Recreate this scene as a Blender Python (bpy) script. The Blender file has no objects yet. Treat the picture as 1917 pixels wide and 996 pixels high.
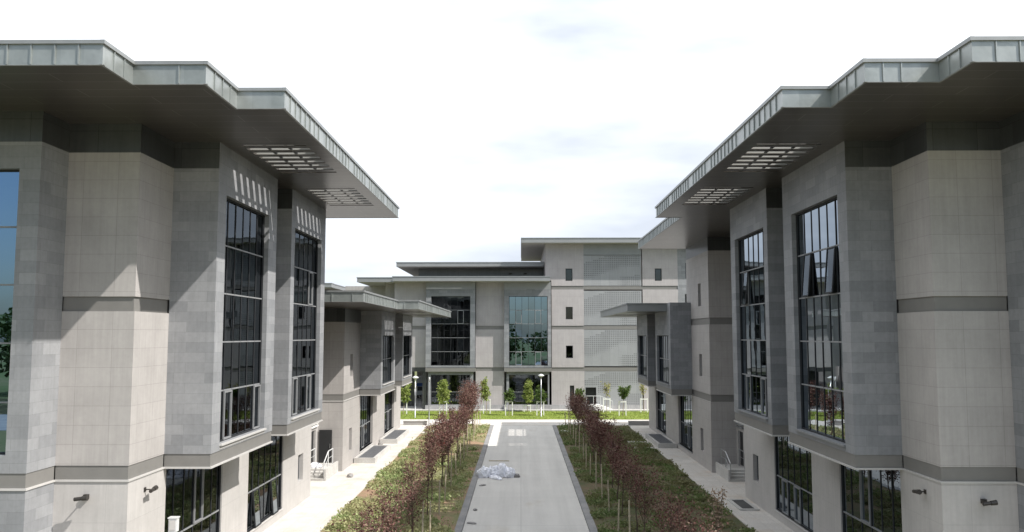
import bpy, math, random
from mathutils import Vector, Matrix
R = math.radians
rnd = random.Random(7)
sc = bpy.context.scene
col = sc.collection

# ------------------------------------------------------------------ camera
F, VPX, VPY, PW, PH = 1560.0, 975.0, 628.0, 1917.0, 996.0
pitch = math.atan((VPY - PH/2)/F)
yaw = math.atan((VPX - PW/2)/math.hypot(F, VPY - PH/2))
cd = bpy.data.cameras.new('camera'); cam = bpy.data.objects.new('camera', cd); col.objects.link(cam)
cam.location = (0, 0, 8.0)
cam.rotation_euler = (R(90) + pitch, 0, yaw)
cd.sensor_width = 36.0; cd.lens = 36.0*F/PW
cd.clip_start = 0.1; cd.clip_end = 3000
sc.camera = cam

# ------------------------------------------------------------------ sky and sun
SUN_DIR = Vector((-0.865, 0.39, -1.0)).normalized()
to_sun = -SUN_DIR
elev = math.asin(to_sun.z)
w = bpy.data.worlds.new('World'); sc.world = w; w.use_nodes = True
nt = w.node_tree; N = nt.nodes; LK = nt.links
for n in list(N): N.remove(n)
out = N.new('ShaderNodeOutputWorld'); bg = N.new('ShaderNodeBackground'); bg.inputs['Strength'].default_value = 0.1
sky = N.new('ShaderNodeTexSky'); sky.sky_type = 'NISHITA'; sky.sun_disc = False
sky.sun_elevation = elev; sky.sun_rotation = math.atan2(to_sun.x, to_sun.y)
sky.air_density = 1.0; sky.dust_density = 1.5; sky.ozone_density = 1.0
tc = N.new('ShaderNodeTexCoord')
mp = N.new('ShaderNodeMapping'); mp.inputs['Scale'].default_value = (1.0, 1.0, 3.6); mp.inputs['Location'].default_value = (0.3, 0.1, 0.4)
LK.new(tc.outputs['Generated'], mp.inputs['Vector'])
no = N.new('ShaderNodeTexNoise'); no.inputs['Scale'].default_value = 2.6; no.inputs['Detail'].default_value = 7; no.inputs['Roughness'].default_value = 0.52
LK.new(mp.outputs[0], no.inputs['Vector'])
sp = N.new('ShaderNodeSeparateXYZ'); LK.new(tc.outputs['Generated'], sp.inputs[0])
ad = N.new('ShaderNodeMath'); ad.operation = 'MULTIPLY_ADD'; ad.inputs[1].default_value = 0.24   # thicker cloud in the north half of the sky
LK.new(sp.outputs['Y'], ad.inputs[0]); LK.new(no.outputs['Fac'], ad.inputs[2])
ad2 = N.new('ShaderNodeMath'); ad2.operation = 'MULTIPLY_ADD'; ad2.inputs[1].default_value = 0.20
LK.new(sp.outputs['Z'], ad2.inputs[0]); LK.new(ad.outputs[0], ad2.inputs[2])
rp = N.new('ShaderNodeValToRGB'); rp.color_ramp.elements[0].position = 0.36; rp.color_ramp.elements[1].position = 0.56
rp.color_ramp.elements[0].color = (0, 0, 0, 1); rp.color_ramp.elements[1].color = (1, 1, 1, 1)
LK.new(ad2.outputs[0], rp.inputs['Fac'])
no2 = N.new('ShaderNodeTexNoise'); no2.inputs['Scale'].default_value = 1.7; no2.inputs['Detail'].default_value = 5; no2.inputs['Roughness'].default_value = .5
mp2 = N.new('ShaderNodeMapping'); mp2.inputs['Scale'].default_value = (1.3, 1.3, 5.0); mp2.inputs['Location'].default_value = (2.35, .4, .2)
LK.new(tc.outputs['Generated'], mp2.inputs['Vector']); LK.new(mp2.outputs[0], no2.inputs['Vector'])
ad3 = N.new('ShaderNodeMath'); ad3.operation = 'MULTIPLY_ADD'; ad3.inputs[1].default_value = .75    # cloud is thicker overhead than near the horizon
LK.new(sp.outputs['Z'], ad3.inputs[0]); LK.new(no2.outputs['Fac'], ad3.inputs[2])
rp2 = N.new('ShaderNodeValToRGB'); rp2.color_ramp.elements[0].position = .55; rp2.color_ramp.elements[1].position = .93
rp2.color_ramp.elements[0].color = (.46, .50, .565, 1); rp2.color_ramp.elements[1].color = (1, 1.03, 1.07, 1)
LK.new(ad3.outputs[0], rp2.inputs['Fac'])
sc2 = N.new('ShaderNodeVectorMath'); sc2.operation = 'SCALE'; sc2.inputs['Scale'].default_value = 10.4; LK.new(rp2.outputs['Color'], sc2.inputs[0])
mx = N.new('ShaderNodeMix'); mx.data_type = 'RGBA'; LK.new(sc2.outputs[0], mx.inputs['B'])
LK.new(rp.outputs['Color'], mx.inputs['Factor']); LK.new(sky.outputs['Color'], mx.inputs['A'])
LK.new(mx.outputs['Result'], bg.inputs['Color']); LK.new(bg.outputs[0], out.inputs['Surface'])
sl = bpy.data.lights.new('sun', 'SUN'); sl.energy = 4.3; sl.angle = R(0.55); sl.color = (1.0, 0.955, 0.90)
so = bpy.data.objects.new('sun', sl); col.objects.link(so)
so.rotation_euler = SUN_DIR.to_track_quat('-Z', 'Y').to_euler(); so.location = (60, -30, 70)
sc.view_settings.view_transform = 'Standard'; sc.view_settings.look = 'None'
sc.view_settings.exposure = 0.72; sc.view_settings.gamma = 1.0; sc.view_settings.use_curve_mapping = False
sc.render.engine = 'CYCLES'
sc.cycles.max_bounces = 8; sc.cycles.transparent_max_bounces = 12; sc.cycles.diffuse_bounces = 4

# ------------------------------------------------------------------ materials
MATS = {}
def newmat(name):
    m = bpy.data.materials.new(name); m.use_nodes = True; MATS[name] = m
    return m, m.node_tree.nodes, m.node_tree.links, m.node_tree.nodes['Principled BSDF']
def wallvec(n, l):                       # (x + y, z): works on every wall that faces along an axis
    g = n.new('ShaderNodeNewGeometry'); s = n.new('ShaderNodeSeparateXYZ'); l.new(g.outputs['Position'], s.inputs[0])
    a = n.new('ShaderNodeMath'); a.operation = 'ADD'; l.new(s.outputs['X'], a.inputs[0]); l.new(s.outputs['Y'], a.inputs[1])
    c = n.new('ShaderNodeCombineXYZ'); l.new(a.outputs[0], c.inputs['X']); l.new(s.outputs['Z'], c.inputs['Y'])
    return c.outputs[0], g.outputs['Position']
def noise(n, l, vec, scale, detail=4, rough=.55, stretch=None):
    if stretch:
        mm = n.new('ShaderNodeMapping'); mm.inputs['Scale'].default_value = stretch; l.new(vec, mm.inputs['Vector']); vec = mm.outputs[0]
    t = n.new('ShaderNodeTexNoise'); t.inputs['Scale'].default_value = scale; t.inputs['Detail'].default_value = detail; t.inputs['Roughness'].default_value = rough
    l.new(vec, t.inputs['Vector']); return t.outputs['Fac']
def maprange(n, l, v, a, b, c, d):
    m = n.new('ShaderNodeMapRange'); m.inputs[1].default_value = a; m.inputs[2].default_value = b; m.inputs[3].default_value = c; m.inputs[4].default_value = d
    l.new(v, m.inputs[0]); return m.outputs[0]
def mul(n, l, colr, fac):
    m = n.new('ShaderNodeVectorMath'); m.operation = 'SCALE'; l.new(colr, m.inputs[0]); l.new(fac, m.inputs['Scale']); return m.outputs[0]
def bump(n, l, b, h, strength=.3, dist=.02):
    bn = n.new('ShaderNodeBump'); bn.inputs['Strength'].default_value = strength; bn.inputs['Distance'].default_value = dist
    l.new(h, bn.inputs['Height']); l.new(bn.outputs[0], b.inputs['Normal'])
def plain(name, c, rough=.7, metal=0, var=.12, scale=3.0, spec=.4):
    m, n, l, b = newmat(name)
    g = n.new('ShaderNodeNewGeometry')
    f = noise(n, l, g.outputs['Position'], scale)
    v = maprange(n, l, f, .3, .7, 1-var, 1+var)
    rgb = n.new('ShaderNodeRGB'); rgb.outputs[0].default_value = (*c, 1)
    l.new(mul(n, l, rgb.outputs[0], v), b.inputs['Base Color'])
    b.inputs['Roughness'].default_value = rough; b.inputs['Metallic'].default_value = metal; b.inputs['Specular IOR Level'].default_value = spec
    return m
def tiled(name, c1, c2, mortar, bw, rh, msize, offset, rough=.6, var=.1, stain=.12, bmp=.25, squash=1.0, metal=0.0):
    m, n, l, b = newmat(name)
    v, pos = wallvec(n, l)
    def brick(a, bb, mo, off, w_, h_, ms, shift=0):
        t = n.new('ShaderNodeTexBrick')
        vv = v
        if shift:
            mm = n.new('ShaderNodeMapping'); mm.inputs['Location'].default_value = (shift, 0, 0); l.new(v, mm.inputs['Vector']); vv = mm.outputs[0]
        l.new(vv, t.inputs['Vector']); t.offset = off; t.squash = squash
        t.inputs['Scale'].default_value = 1.0; t.inputs['Brick Width'].default_value = w_; t.inputs['Row Height'].default_value = h_
        t.inputs['Mortar Size'].default_value = ms; t.inputs['Mortar Smooth'].default_value = .1
        t.inputs['Color1'].default_value = (*a, 1); t.inputs['Color2'].default_value = (*bb, 1); t.inputs['Mortar'].default_value = (*mo, 1)
        return t
    t = brick(c1, c2, mortar, offset, bw, rh, msize)
    f1 = maprange(n, l, noise(n, l, pos, 1.1, 5), .3, .7, 1-stain, 1+stain)
    f2 = maprange(n, l, noise(n, l, pos, 9, 6), .3, .7, 1-var, 1+var)
    f3 = maprange(n, l, noise(n, l, v, 2.2, 5, .6, (4.0, .22, 1)), .35, .75, 1.03, 1-stain*1.5)   # rain streaks
    c = mul(n, l, mul(n, l, mul(n, l, t.outputs['Color'], f1), f2), f3)
    l.new(c, b.inputs['Base Color']); b.inputs['Roughness'].default_value = rough; b.inputs['Specular IOR Level'].default_value = .35; b.inputs['Metallic'].default_value = metal
    inv = n.new('ShaderNodeMath'); inv.operation = 'SUBTRACT'; inv.inputs[0].default_value = 1; l.new(t.outputs['Fac'], inv.inputs[1])
    bump(n, l, b, inv.outputs[0], bmp, .01)
    return m
tiled('beige', (.355, .338, .324), (.372, .354, .340), (.255, .243, .233), .95, .51, .005, 0.0, var=.03, stain=.07)
tiled('beige_far', (.352, .332, .330), (.362, .342, .340), (.27, .25, .25), 1.9, 1.02, .005, 0.0, var=.03, stain=.06)
tiled('beige_base', (.41, .395, .38), (.42, .405, .39), (.33, .32, .31), 1.9, 1.02, .005, 0.0, var=.03, stain=.06)
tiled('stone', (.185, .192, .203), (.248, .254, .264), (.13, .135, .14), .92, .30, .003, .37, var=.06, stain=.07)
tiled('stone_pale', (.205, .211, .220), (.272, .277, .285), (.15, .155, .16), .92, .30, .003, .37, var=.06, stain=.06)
tiled('frieze', (.085, .090, .092), (.105, .110, .112), (.05, .05, .05), 1.2, .8, .006, 0, var=.04, stain=.08, rough=.30, metal=.55)
tiled('plinth', (.30, .30, .30), (.33, .33, .33), (.2, .2, .2), .6, .5, .006, 0, var=.06, stain=.15)
plain('belt', (.175, .170, .160), .6, 0, .05)
plain('trim', (.44, .43, .415), .55, 0, .05)
plain('render_grey', (.33, .32, .31), .75, 0, .05)
m, n, l, b = newmat('zinc')
g = n.new('ShaderNodeNewGeometry')
v, pos = wallvec(n, l)
bt = n.new('ShaderNodeTexBrick'); l.new(v, bt.inputs['Vector']); bt.offset = 0
bt.inputs['Scale'].default_value = 1; bt.inputs['Brick Width'].default_value = .5; bt.inputs['Row Height'].default_value = 40; bt.inputs['Mortar Size'].default_value = .0
bt.inputs['Color1'].default_value = (.26, .28, .27, 1); bt.inputs['Color2'].default_value = (.325, .345, .335, 1)
f = maprange(n, l, noise(n, l, pos, 2.0, 4), .3, .7, .86, 1.12)
l.new(mul(n, l, bt.outputs['Color'], f), b.inputs['Base Color']); b.inputs['Metallic'].default_value = .45; b.inputs['Roughness'].default_value = .36
bump(n, l, b, noise(n, l, pos, 2.6, 2), .35, .03)
plain('zinc_cap', (.26, .27, .27), .45, .4, .08)
plain('zinc_flat', (.25, .258, .258), .5, .3, .06, 1.0)
# soffit: long boards with thin joints
m, n, l, b = newmat('soffit')
g = n.new('ShaderNodeNewGeometry')
bt = n.new('ShaderNodeTexBrick'); l.new(g.outputs['Position'], bt.inputs['Vector']); bt.offset = .5
bt.inputs['Scale'].default_value = 1; bt.inputs['Brick Width'].default_value = 3.0; bt.inputs['Row Height'].default_value = .6; bt.inputs['Mortar Size'].default_value = .010
bt.inputs['Color1'].default_value = (.085, .077, .069, 1); bt.inputs['Color2'].default_value = (.098, .089, .080, 1); bt.inputs['Mortar'].default_value = (.24, .225, .21, 1)
f = maprange(n, l, noise(n, l, g.outputs['Position'], .7, 4), .3, .7, .88, 1.1)
l.new(mul(n, l, bt.outputs['Color'], f), b.inputs['Base Color']); b.inputs['Roughness'].default_value = .30; b.inputs['Metallic'].default_value = .55
plain('frame_dark', (.028, .030, .033), .6, 0, .1, 3, .2)
plain('frame_light', (.22, .225, .23), .6, .1, .08)
plain('fin', (.33, .33, .315), .6, .1, .06)
plain('white_paint', (.72, .72, .70), .5, 0, .06)
plain('interior', (.15, .145, .14), .9, 0, .2, 1.5)
plain('interior_dark', (.06, .06, .06), .9, 0, .2, 1.5)
plain('blind', (.50, .50, .48), .9, 0, .15, 5)
plain('door_dark', (.022, .023, .024), .5, .1, .1)
plain('steel', (.45, .46, .47), .3, .8, .05)
plain('grate', (.20, .205, .215), .6, .3, .1)
plain('timber_pale', (.42, .36, .26), .8, 0, .2, 8)
plain('bark', (.10, .075, .055), .9, 0, .25, 14)
plain('bark_pale', (.24, .20, .15), .9, 0, .2, 14)
plain('red_paint', (.55, .05, .03), .55, 0, .2, 6)
plain('bag_white', (.80, .81, .86), .4, 0, .08, 12)
plain('blue_paint', (.03, .09, .30), .35, 0, .06)
plain('rubber', (.03, .03, .03), .8)
plain('lamp_white', (.54, .55, .55), .35, 0, .03)
plain('bronze', (.06, .055, .05), .45, .5, .1)
plain('roof_gravel', (.26, .255, .245), .95, 0, .2, 6)
plain('rubble', (.26, .25, .24), .9, 0, .3, 10)
plain('perforation_dark', (.155, .16, .165), .8)
tiled('screen_panel', (.255, .262, .268), (.28, .288, .294), (.19, .20, .21), .95, 4.4, .008, 0, var=.03, stain=.04, rough=.5)

for GN, COLR, TRN, BASE in (('glass', (.33, .37, .41, 1), (.24, .27, .28, 1), .13), ('coated_glass', (.36, .53, .74, 1), (.07, .09, .10, 1), .50)):
    m, n, l, b = newmat(GN)
    n.remove(b)
    o = n['Material Output']
    tr = n.new('ShaderNodeBsdfTransparent'); tr.inputs[0].default_value = TRN
    gl = n.new('ShaderNodeBsdfGlossy'); gl.inputs['Roughness'].default_value = .005; gl.inputs['Color'].default_value = COLR
    fr = n.new('ShaderNodeFresnel'); fr.inputs['IOR'].default_value = 1.55
    a = n.new('ShaderNodeMath'); a.operation = 'MULTIPLY_ADD'; a.use_clamp = True; a.inputs[1].default_value = 1.0; a.inputs[2].default_value = BASE
    l.new(fr.outputs[0], a.inputs[0])
    g = n.new('ShaderNodeNewGeometry')
    nn = noise(n, l, g.outputs['Position'], .9, 2)
    bn = n.new('ShaderNodeBump'); bn.inputs['Strength'].default_value = .05; bn.inputs['Distance'].default_value = .03; l.new(nn, bn.inputs['Height']); l.new(bn.outputs[0], gl.inputs['Normal'])
    ms = n.new('ShaderNodeMixShader'); l.new(a.outputs[0], ms.inputs[0]); l.new(tr.outputs[0], ms.inputs[1]); l.new(gl.outputs[0], ms.inputs[2]); l.new(ms.outputs[0], o.inputs['Surface'])

def leafmat(name, cols, transl=.3, patch=None):
    m, n, l, b = newmat(name)
    g = n.new('ShaderNodeNewGeometry')
    r_ = n.new('ShaderNodeValToRGB'); cr = r_.color_ramp
    cr.elements[0].color = (*cols[0], 1); cr.elements[1].color = (*cols[-1], 1)
    for i, c in enumerate(cols[1:-1]):
        e = cr.elements.new((i+1)/(len(cols)-1)); e.color = (*c, 1)
    l.new(g.outputs['Random Per Island'], r_.inputs['Fac'])
    c = r_.outputs['Color']
    if patch:
        f = maprange(n, l, noise(n, l, g.outputs['Position'], patch[0], 3), .42, .58, 0, 1)
        mxx = n.new('ShaderNodeMix'); mxx.data_type = 'RGBA'; mxx.inputs['B'].default_value = (*patch[1], 1)
        l.new(f, mxx.inputs['Factor']); l.new(c, mxx.inputs['A']); c = mxx.outputs['Result']
    l.new(c, b.inputs['Base Color']); b.inputs['Roughness'].default_value = .55; b.inputs['Specular IOR Level'].default_value = .25
    t = n.new('ShaderNodeBsdfTranslucent'); l.new(c, t.inputs[0])
    s_ = n.new('ShaderNodeMixShader'); s_.inputs[0].default_value = transl
    l.new(b.outputs[0], s_.inputs[1]); l.new(t.outputs[0], s_.inputs[2]); l.new(s_.outputs[0], n['Material Output'].inputs['Surface'])
leafmat('leaf_purple', [(.052, .022, .020), (.13, .052, .046), (.24, .13, .11), (.25, .19, .13)], .38)
leafmat('leaf_fresh', [(.17, .24, .05), (.26, .32, .08), (.38, .41, .16)], .45)
leafmat('leaf_green', [(.04, .08, .02), (.08, .13, .03), (.13, .18, .05)], .35)
leafmat('leaf_yellow', [(.30, .28, .10), (.36, .33, .16), (.22, .26, .08)], .4)
leafmat('leaf_tan', [(.30, .22, .15), (.38, .30, .22), (.22, .14, .10)], .3)
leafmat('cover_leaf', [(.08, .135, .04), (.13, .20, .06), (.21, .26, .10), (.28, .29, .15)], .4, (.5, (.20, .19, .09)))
leafmat('cover_leaf_sunny', [(.16, .23, .075), (.26, .34, .13), (.38, .42, .20), (.45, .45, .26)], .4, (.5, (.38, .37, .19)))  # yellower left-bed planting, with sun brightness also put into its colour
leafmat('wood_leaf', [(.03, .055, .015), (.05, .08, .02), (.08, .11, .035)], .2)
leafmat('lawn_blade', [(.11, .16, .02), (.15, .20, .03), (.20, .24, .05)], .35)

def ground_mat(name, cA, cB, scale=.6, rough=.9, fine=25, thr=(.4, .6), b_=.4, extra=None):
    m, n, l, b = newmat(name)
    g = n.new('ShaderNodeNewGeometry'); p = g.outputs['Position']
    f = maprange(n, l, noise(n, l, p, scale, 6, .65), thr[0], thr[1], 0, 1)
    mxx = n.new('ShaderNodeMix'); mxx.data_type = 'RGBA'; mxx.inputs['A'].default_value = (*cA, 1); mxx.inputs['B'].default_value = (*cB, 1); l.new(f, mxx.inputs['Factor'])
    fn = noise(n, l, p, fine, 5, .6)
    c = mul(n, l, mxx.outputs['Result'], maprange(n, l, fn, .3, .7, .82, 1.18))
    l.new(c, b.inputs['Base Color']); b.inputs['Roughness'].default_value = rough; b.inputs['Specular IOR Level'].default_value = .2
    bump(n, l, b, fn, b_, .03); return m, n, l, b, c
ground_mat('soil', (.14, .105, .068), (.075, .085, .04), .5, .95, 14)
ground_mat('soil_sunlit', (.27, .18, .12), (.17, .17, .085), .5, .95, 14)  # lighter copy of soil for the left bed, sunlight painted into the colour
ground_mat('lawn', (.14, .19, .03), (.18, .22, .045), .5, .9, 30)
ground_mat('far_grass', (.07, .10, .03), (.13, .12, .06), .05, .95, 3)
# concrete roadway with construction dust, tyre marks and faint joints
m, n, l, b, c = ground_mat('road', (.485, .47, .445), (.53, .515, .485), .35, .85, 40, (.35, .65), .12)
g = n.new('ShaderNodeNewGeometry')
dust = maprange(n, l, noise(n, l, g.outputs['Position'], .55, 5, .6, (1, .35, 1)), .60, .78, 0, .75)
mxx = n.new('ShaderNodeMix'); mxx.data_type = 'RGBA'; mxx.inputs['B'].default_value = (.40, .35, .29, 1); l.new(dust, mxx.inputs['Factor']); l.new(c, mxx.inputs['A'])
trk = maprange(n, l, noise(n, l, g.outputs['Position'], 1.6, 4, .6, (1, .04, 1)), .35, .7, 1.05, .90)
sp_ = maprange(n, l, noise(n, l, g.outputs['Position'], 5, 3), .72, .76, 1, .6)
bt = n.new('ShaderNodeTexBrick'); l.new(g.outputs['Position'], bt.inputs['Vector']); bt.offset = 0
bt.inputs['Scale'].default_value = 1; bt.inputs['Brick Width'].default_value = 40; bt.inputs['Row Height'].default_value = 6.0; bt.inputs['Mortar Size'].default_value = .012
bt.inputs['Color1'].default_value = (1, 1, 1, 1); bt.inputs['Color2'].default_value = (1, 1, 1, 1); bt.inputs['Mortar'].default_value = (.72, .72, .72, 1)
mj = n.new('ShaderNodeMix'); mj.data_type = 'RGBA'; mj.blend_type = 'MULTIPLY'; mj.inputs['Factor'].default_value = 1
l.new(mul(n, l, mul(n, l, mxx.outputs['Result'], trk), sp_), mj.inputs['A']); l.new(bt.outputs['Color'], mj.inputs['B']); l.new(mj.outputs['Result'], b.inputs['Base Color'])
m, n, l, b, c = ground_mat('paving', (.50, .475, .44), (.56, .535, .50), .5, .85, 22, (.35, .65), .12)
g = n.new('ShaderNodeNewGeometry')
bt = n.new('ShaderNodeTexBrick'); l.new(g.outputs['Position'], bt.inputs['Vector']); bt.offset = 0
bt.inputs['Scale'].default_value = 1; bt.inputs['Brick Width'].default_value = .6; bt.inputs['Row Height'].default_value = .6; bt.inputs['Mortar Size'].default_value = .006
bt.inputs['Color1'].default_value = (1, 1, 1, 1); bt.inputs['Color2'].default_value = (.93, .93, .93, 1); bt.inputs['Mortar'].default_value = (.7, .7, .7, 1)
dust = maprange(n, l, noise(n, l, g.outputs['Position'], .8, 5), .52, .7, 0, .5)
mxx = n.new('ShaderNodeMix'); mxx.data_type = 'RGBA'; mxx.inputs['B'].default_value = (.46, .37, .28, 1); l.new(dust, mxx.inputs['Factor']); l.new(c, mxx.inputs['A'])
mj = n.new('ShaderNodeMix'); mj.data_type = 'RGBA'; mj.blend_type = 'MULTIPLY'; mj.inputs['Factor'].default_value = 1
l.new(mxx.outputs['Result'], mj.inputs['A']); l.new(bt.outputs['Color'], mj.inputs['B']); l.new(mj.outputs['Result'], b.inputs['Base Color'])
ground_mat('kerb', (.20, .20, .205), (.26, .255, .25), .8, .8, 20, b_=.1)
ground_mat('concrete_pale', (.48, .47, .45), (.40, .39, .37), .8, .8, 20, b_=.1)

# ------------------------------------------------------------------ mesh helpers
AX = 0.31                                # the axis the two rows of buildings mirror about
SPLIT = {'transom', 'wall', 'stone_cladding', 'frieze', 'base_wall', 'base_stone', 'bay_underside', 'sill', 'window_sill', 'recessed_band', 'blind', 'furniture', 'rear_wall', 'stone_lintel', 'string_course', 'drip_edge', 'plinth', 'crossbar', 'passage_wall', 'wing_wall'}
class MB:
    def __init__(s, side=1): s.v = []; s.f = []; s.side = side
    def X(s, u): return AX + s.side*u
    def quad(s, a, b, c, d):
        i = len(s.v); s.v += [a, b, c, d]; s.f.append((i, i+1, i+2, i+3))
    def box(s, x0, x1, y0, y1, z0, z1):
        x0, x1 = sorted((x0, x1)); y0, y1 = sorted((y0, y1)); z0, z1 = sorted((z0, z1)); i = len(s.v)
        s.v += [(x0, y0, z0), (x1, y0, z0), (x1, y1, z0), (x0, y1, z0), (x0, y0, z1), (x1, y0, z1), (x1, y1, z1), (x0, y1, z1)]
        for q in ((0, 3, 2, 1), (4, 5, 6, 7), (0, 1, 5, 4), (1, 2, 6, 5), (2, 3, 7, 6), (3, 0, 4, 7)): s.f.append(tuple(i+k for k in q))
    def ubox(s, u0, u1, *r): s.box(s.X(u0), s.X(u1), *r)
    def tube(s, p, q, r0, r1=None, k=8, cap=True):
        r1 = r0 if r1 is None else r1
        p = Vector(p); q = Vector(q); d = (q-p).normalized()
        a = d.orthogonal().normalized(); b = d.cross(a); i = len(s.v)
        for c, r in ((p, r0), (q, r1)):
            for j in range(k):
                t = 2*math.pi*j/k; s.v.append(tuple(c + a*math.cos(t)*r + b*math.sin(t)*r))
        for j in range(k): s.f.append((i+j, i+(j+1) % k, i+k+(j+1) % k, i+k+j))
        if cap: s.f.append(tuple(i+j for j in range(k))[::-1]); s.f.append(tuple(i+k+j for j in range(k)))
    def lathe(s, c, prof, k=16):
        i = len(s.v)
        for r, z in prof:
            for j in range(k):
                t = 2*math.pi*j/k; s.v.append((c[0]+r*math.cos(t), c[1]+r*math.sin(t), c[2]+z))
        for a in range(len(prof)-1):
            for j in range(k): s.f.append((i+a*k+j, i+a*k+(j+1) % k, i+(a+1)*k+(j+1) % k, i+(a+1)*k+j))
    # sheet with rectangular holes; kind 'side' lies at u = c facing the road, 'front' at y = c facing -y, 'back' at y = c facing +y
    def wall(s, kind, c, a0, a1, z0, z1, holes=(), t=.25):
        A = sorted({a0, a1} | {v for h in holes for v in h[:2]}); Z = sorted({z0, z1} | {v for h in holes for v in h[2:]})
        def P(a, z, d):
            if kind == 'side': return (s.X(c+d), a, z)
            if kind == 'front': return (s.X(a), c+d, z)
            return (s.X(a), c-d, z)
        def solid(i, j):
            if i < 0 or j < 0 or i >= len(A)-1 or j >= len(Z)-1: return False
            ca = (A[i]+A[i+1])/2; cz = (Z[j]+Z[j+1])/2
            return not any(h[0] < ca < h[1] and h[2] < cz < h[3] for h in holes)
        for i in range(len(A)-1):
            for j in range(len(Z)-1):
                if not solid(i, j): continue
                p, q, y, z = A[i], A[i+1], Z[j], Z[j+1]
                s.quad(P(p, y, 0), P(q, y, 0), P(q, z, 0), P(p, z, 0)); s.quad(P(p, y, t), P(p, z, t), P(q, z, t), P(q, y, t))
                # returns only round openings; outer ends butt against the neighbouring wall
                if i > 0 and not solid(i-1, j): s.quad(P(p, y, 0), P(p, z, 0), P(p, z, t), P(p, y, t))
                if i < len(A)-2 and not solid(i+1, j): s.quad(P(q, y, 0), P(q, y, t), P(q, z, t), P(q, z, 0))
                e = .002 if kind == 'side' else 0
                if not solid(i, j-1): s.quad(P(p, y+e, 0), P(p, y+e, t), P(q, y+e, t), P(q, y+e, 0))
                if not solid(i, j+1): s.quad(P(p, z-e, 0), P(q, z-e, 0), P(q, z-e, t), P(p, z-e, t))
    def build(s, name, mat, parent=None, smooth=False):
        if name in SPLIT and parent is not None:          # pieces that do not touch become objects of their own
            n_ = len(s.f); bb = []
            for f in s.f:
                P = [s.v[i] for i in f]; bb.append([(min(p[k] for p in P)-.04, max(p[k] for p in P)+.04) for k in range(3)])
            par = list(range(n_))
            def find(a):
                while par[a] != a: par[a] = par[par[a]]; a = par[a]
                return a
            for a in range(n_):
                for b in range(a):
                    if find(a) != find(b) and all(bb[a][k][0] < bb[b][k][1] and bb[b][k][0] < bb[a][k][1] for k in range(3)): par[find(a)] = find(b)
            gr = {}
            for a in range(n_): gr.setdefault(find(a), []).append(a)
            if len(gr) > 1:
                o = None
                for fs in gr.values():
                    m2 = MB(s.side); mp_ = {}
                    for a in fs:
                        for i in s.f[a]:
                            if i not in mp_: mp_[i] = len(m2.v); m2.v.append(s.v[i])
                        m2.f.append(tuple(mp_[i] for i in s.f[a]))
                    o = m2.build(name+' ', mat, parent, smooth); o.name = name; o.data.name = name
                return o
        me = bpy.data.meshes.new(name); me.from_pydata(s.v, [], s.f); me.materials.append(MATS[mat])
        if smooth: me.polygons.foreach_set('use_smooth', [True]*len(me.polygons))
        me.update()
        o = bpy.data.objects.new(name, me); col.objects.link(o)
        if parent is not None:
            o.parent = parent
            o.matrix_parent_inverse = Matrix.Identity(4)
            # mesh was written in world coordinates: bring it into the root's frame
            w0 = o.parent
            off = Vector((0, 0, 0))
            while w0 is not None: off += w0.location; w0 = w0.parent
            if off.length > 1e-9: me.transform(Matrix.Translation(-off))
        return o
def tag(o, label=None, cat=None, group=None, kind=None):
    if label: o['label'] = label
    if cat: o['category'] = cat
    if group: o['group'] = group
    if kind: o['kind'] = kind
    return o
def empty(name, loc=(0, 0, 0)):
    o = bpy.data.objects.new(name, None); o.location = loc; o.empty_display_size = .3; col.objects.link(o); return o
def struct(name, mb, mat): return tag(mb.build(name, mat), kind='structure')

# ------------------------------------------------------------------ setting: ground, road, paving, lawn
def sheet(x0, x1, y0, y1, z):
    m = MB(); m.quad((x0, y0, z), (x1, y0, z), (x1, y1, z), (x0, y1, z)); return m
struct('ground', sheet(-700, 700, -700, 900, -.02), 'far_grass')
m = sheet(-2.41, 2.80, -40, 75.0, 0.0); struct('road', m, 'road')
m = MB(); m.box(-14, 30, 75.004, 80.4, -.1, .012); struct('cross_path', m, 'paving')
def strip(xa, xb, y0, y1, z0, z1):
    m = MB(); m.box(xa, xb, y0, y1, z0, z1); return m
m = MB(); m.box(-2.72, -2.414, -40, 74.9, -.1, .09); m.box(2.804, 3.12, -40, 74.9, -.1, .09); struct('kerb', m, 'kerb')
m = MB(); m.box(-12.4, -8.15, -5, 74.99, -.1, .10); m.box(-8.1, -5.4, 68.6, 71.2, -.1, .09); struct('pavement', m, 'paving')
m = MB(); m.box(9.42, 12.9, -5, 74.99, -.1, .10); m.box(8.0, 9.4, 58.6, 64.4, -.1, .095); struct('pavement', m, 'paving')
m = MB(); m.box(3.35, 4.2, 69.8, 70.5, -.1, .12); m.box(2.9, 3.6, 12.0, 12.7, -.1, .1); struct('path_slab', m, 'concrete_pale')
m = MB(); m.box(-26, 40, 80.41, 88.9, -.1, .05); struct('lawn', m, 'lawn')
m = MB(); m.box(-26, 40, 88.91, 89.5, -.1, .17); struct('kerb', m, 'concrete_pale')
m = MB(); m.box(-26, 40, 89.51, 91.05, -.1, .08); m.box(-26, -9.3, 91.05, 125, -.1, .06); struct('pavement', m, 'concrete_pale')
m = MB(); m.box(-60, 70, -45, -30, -.1, .0); struct('road', m, 'kerb')

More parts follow.
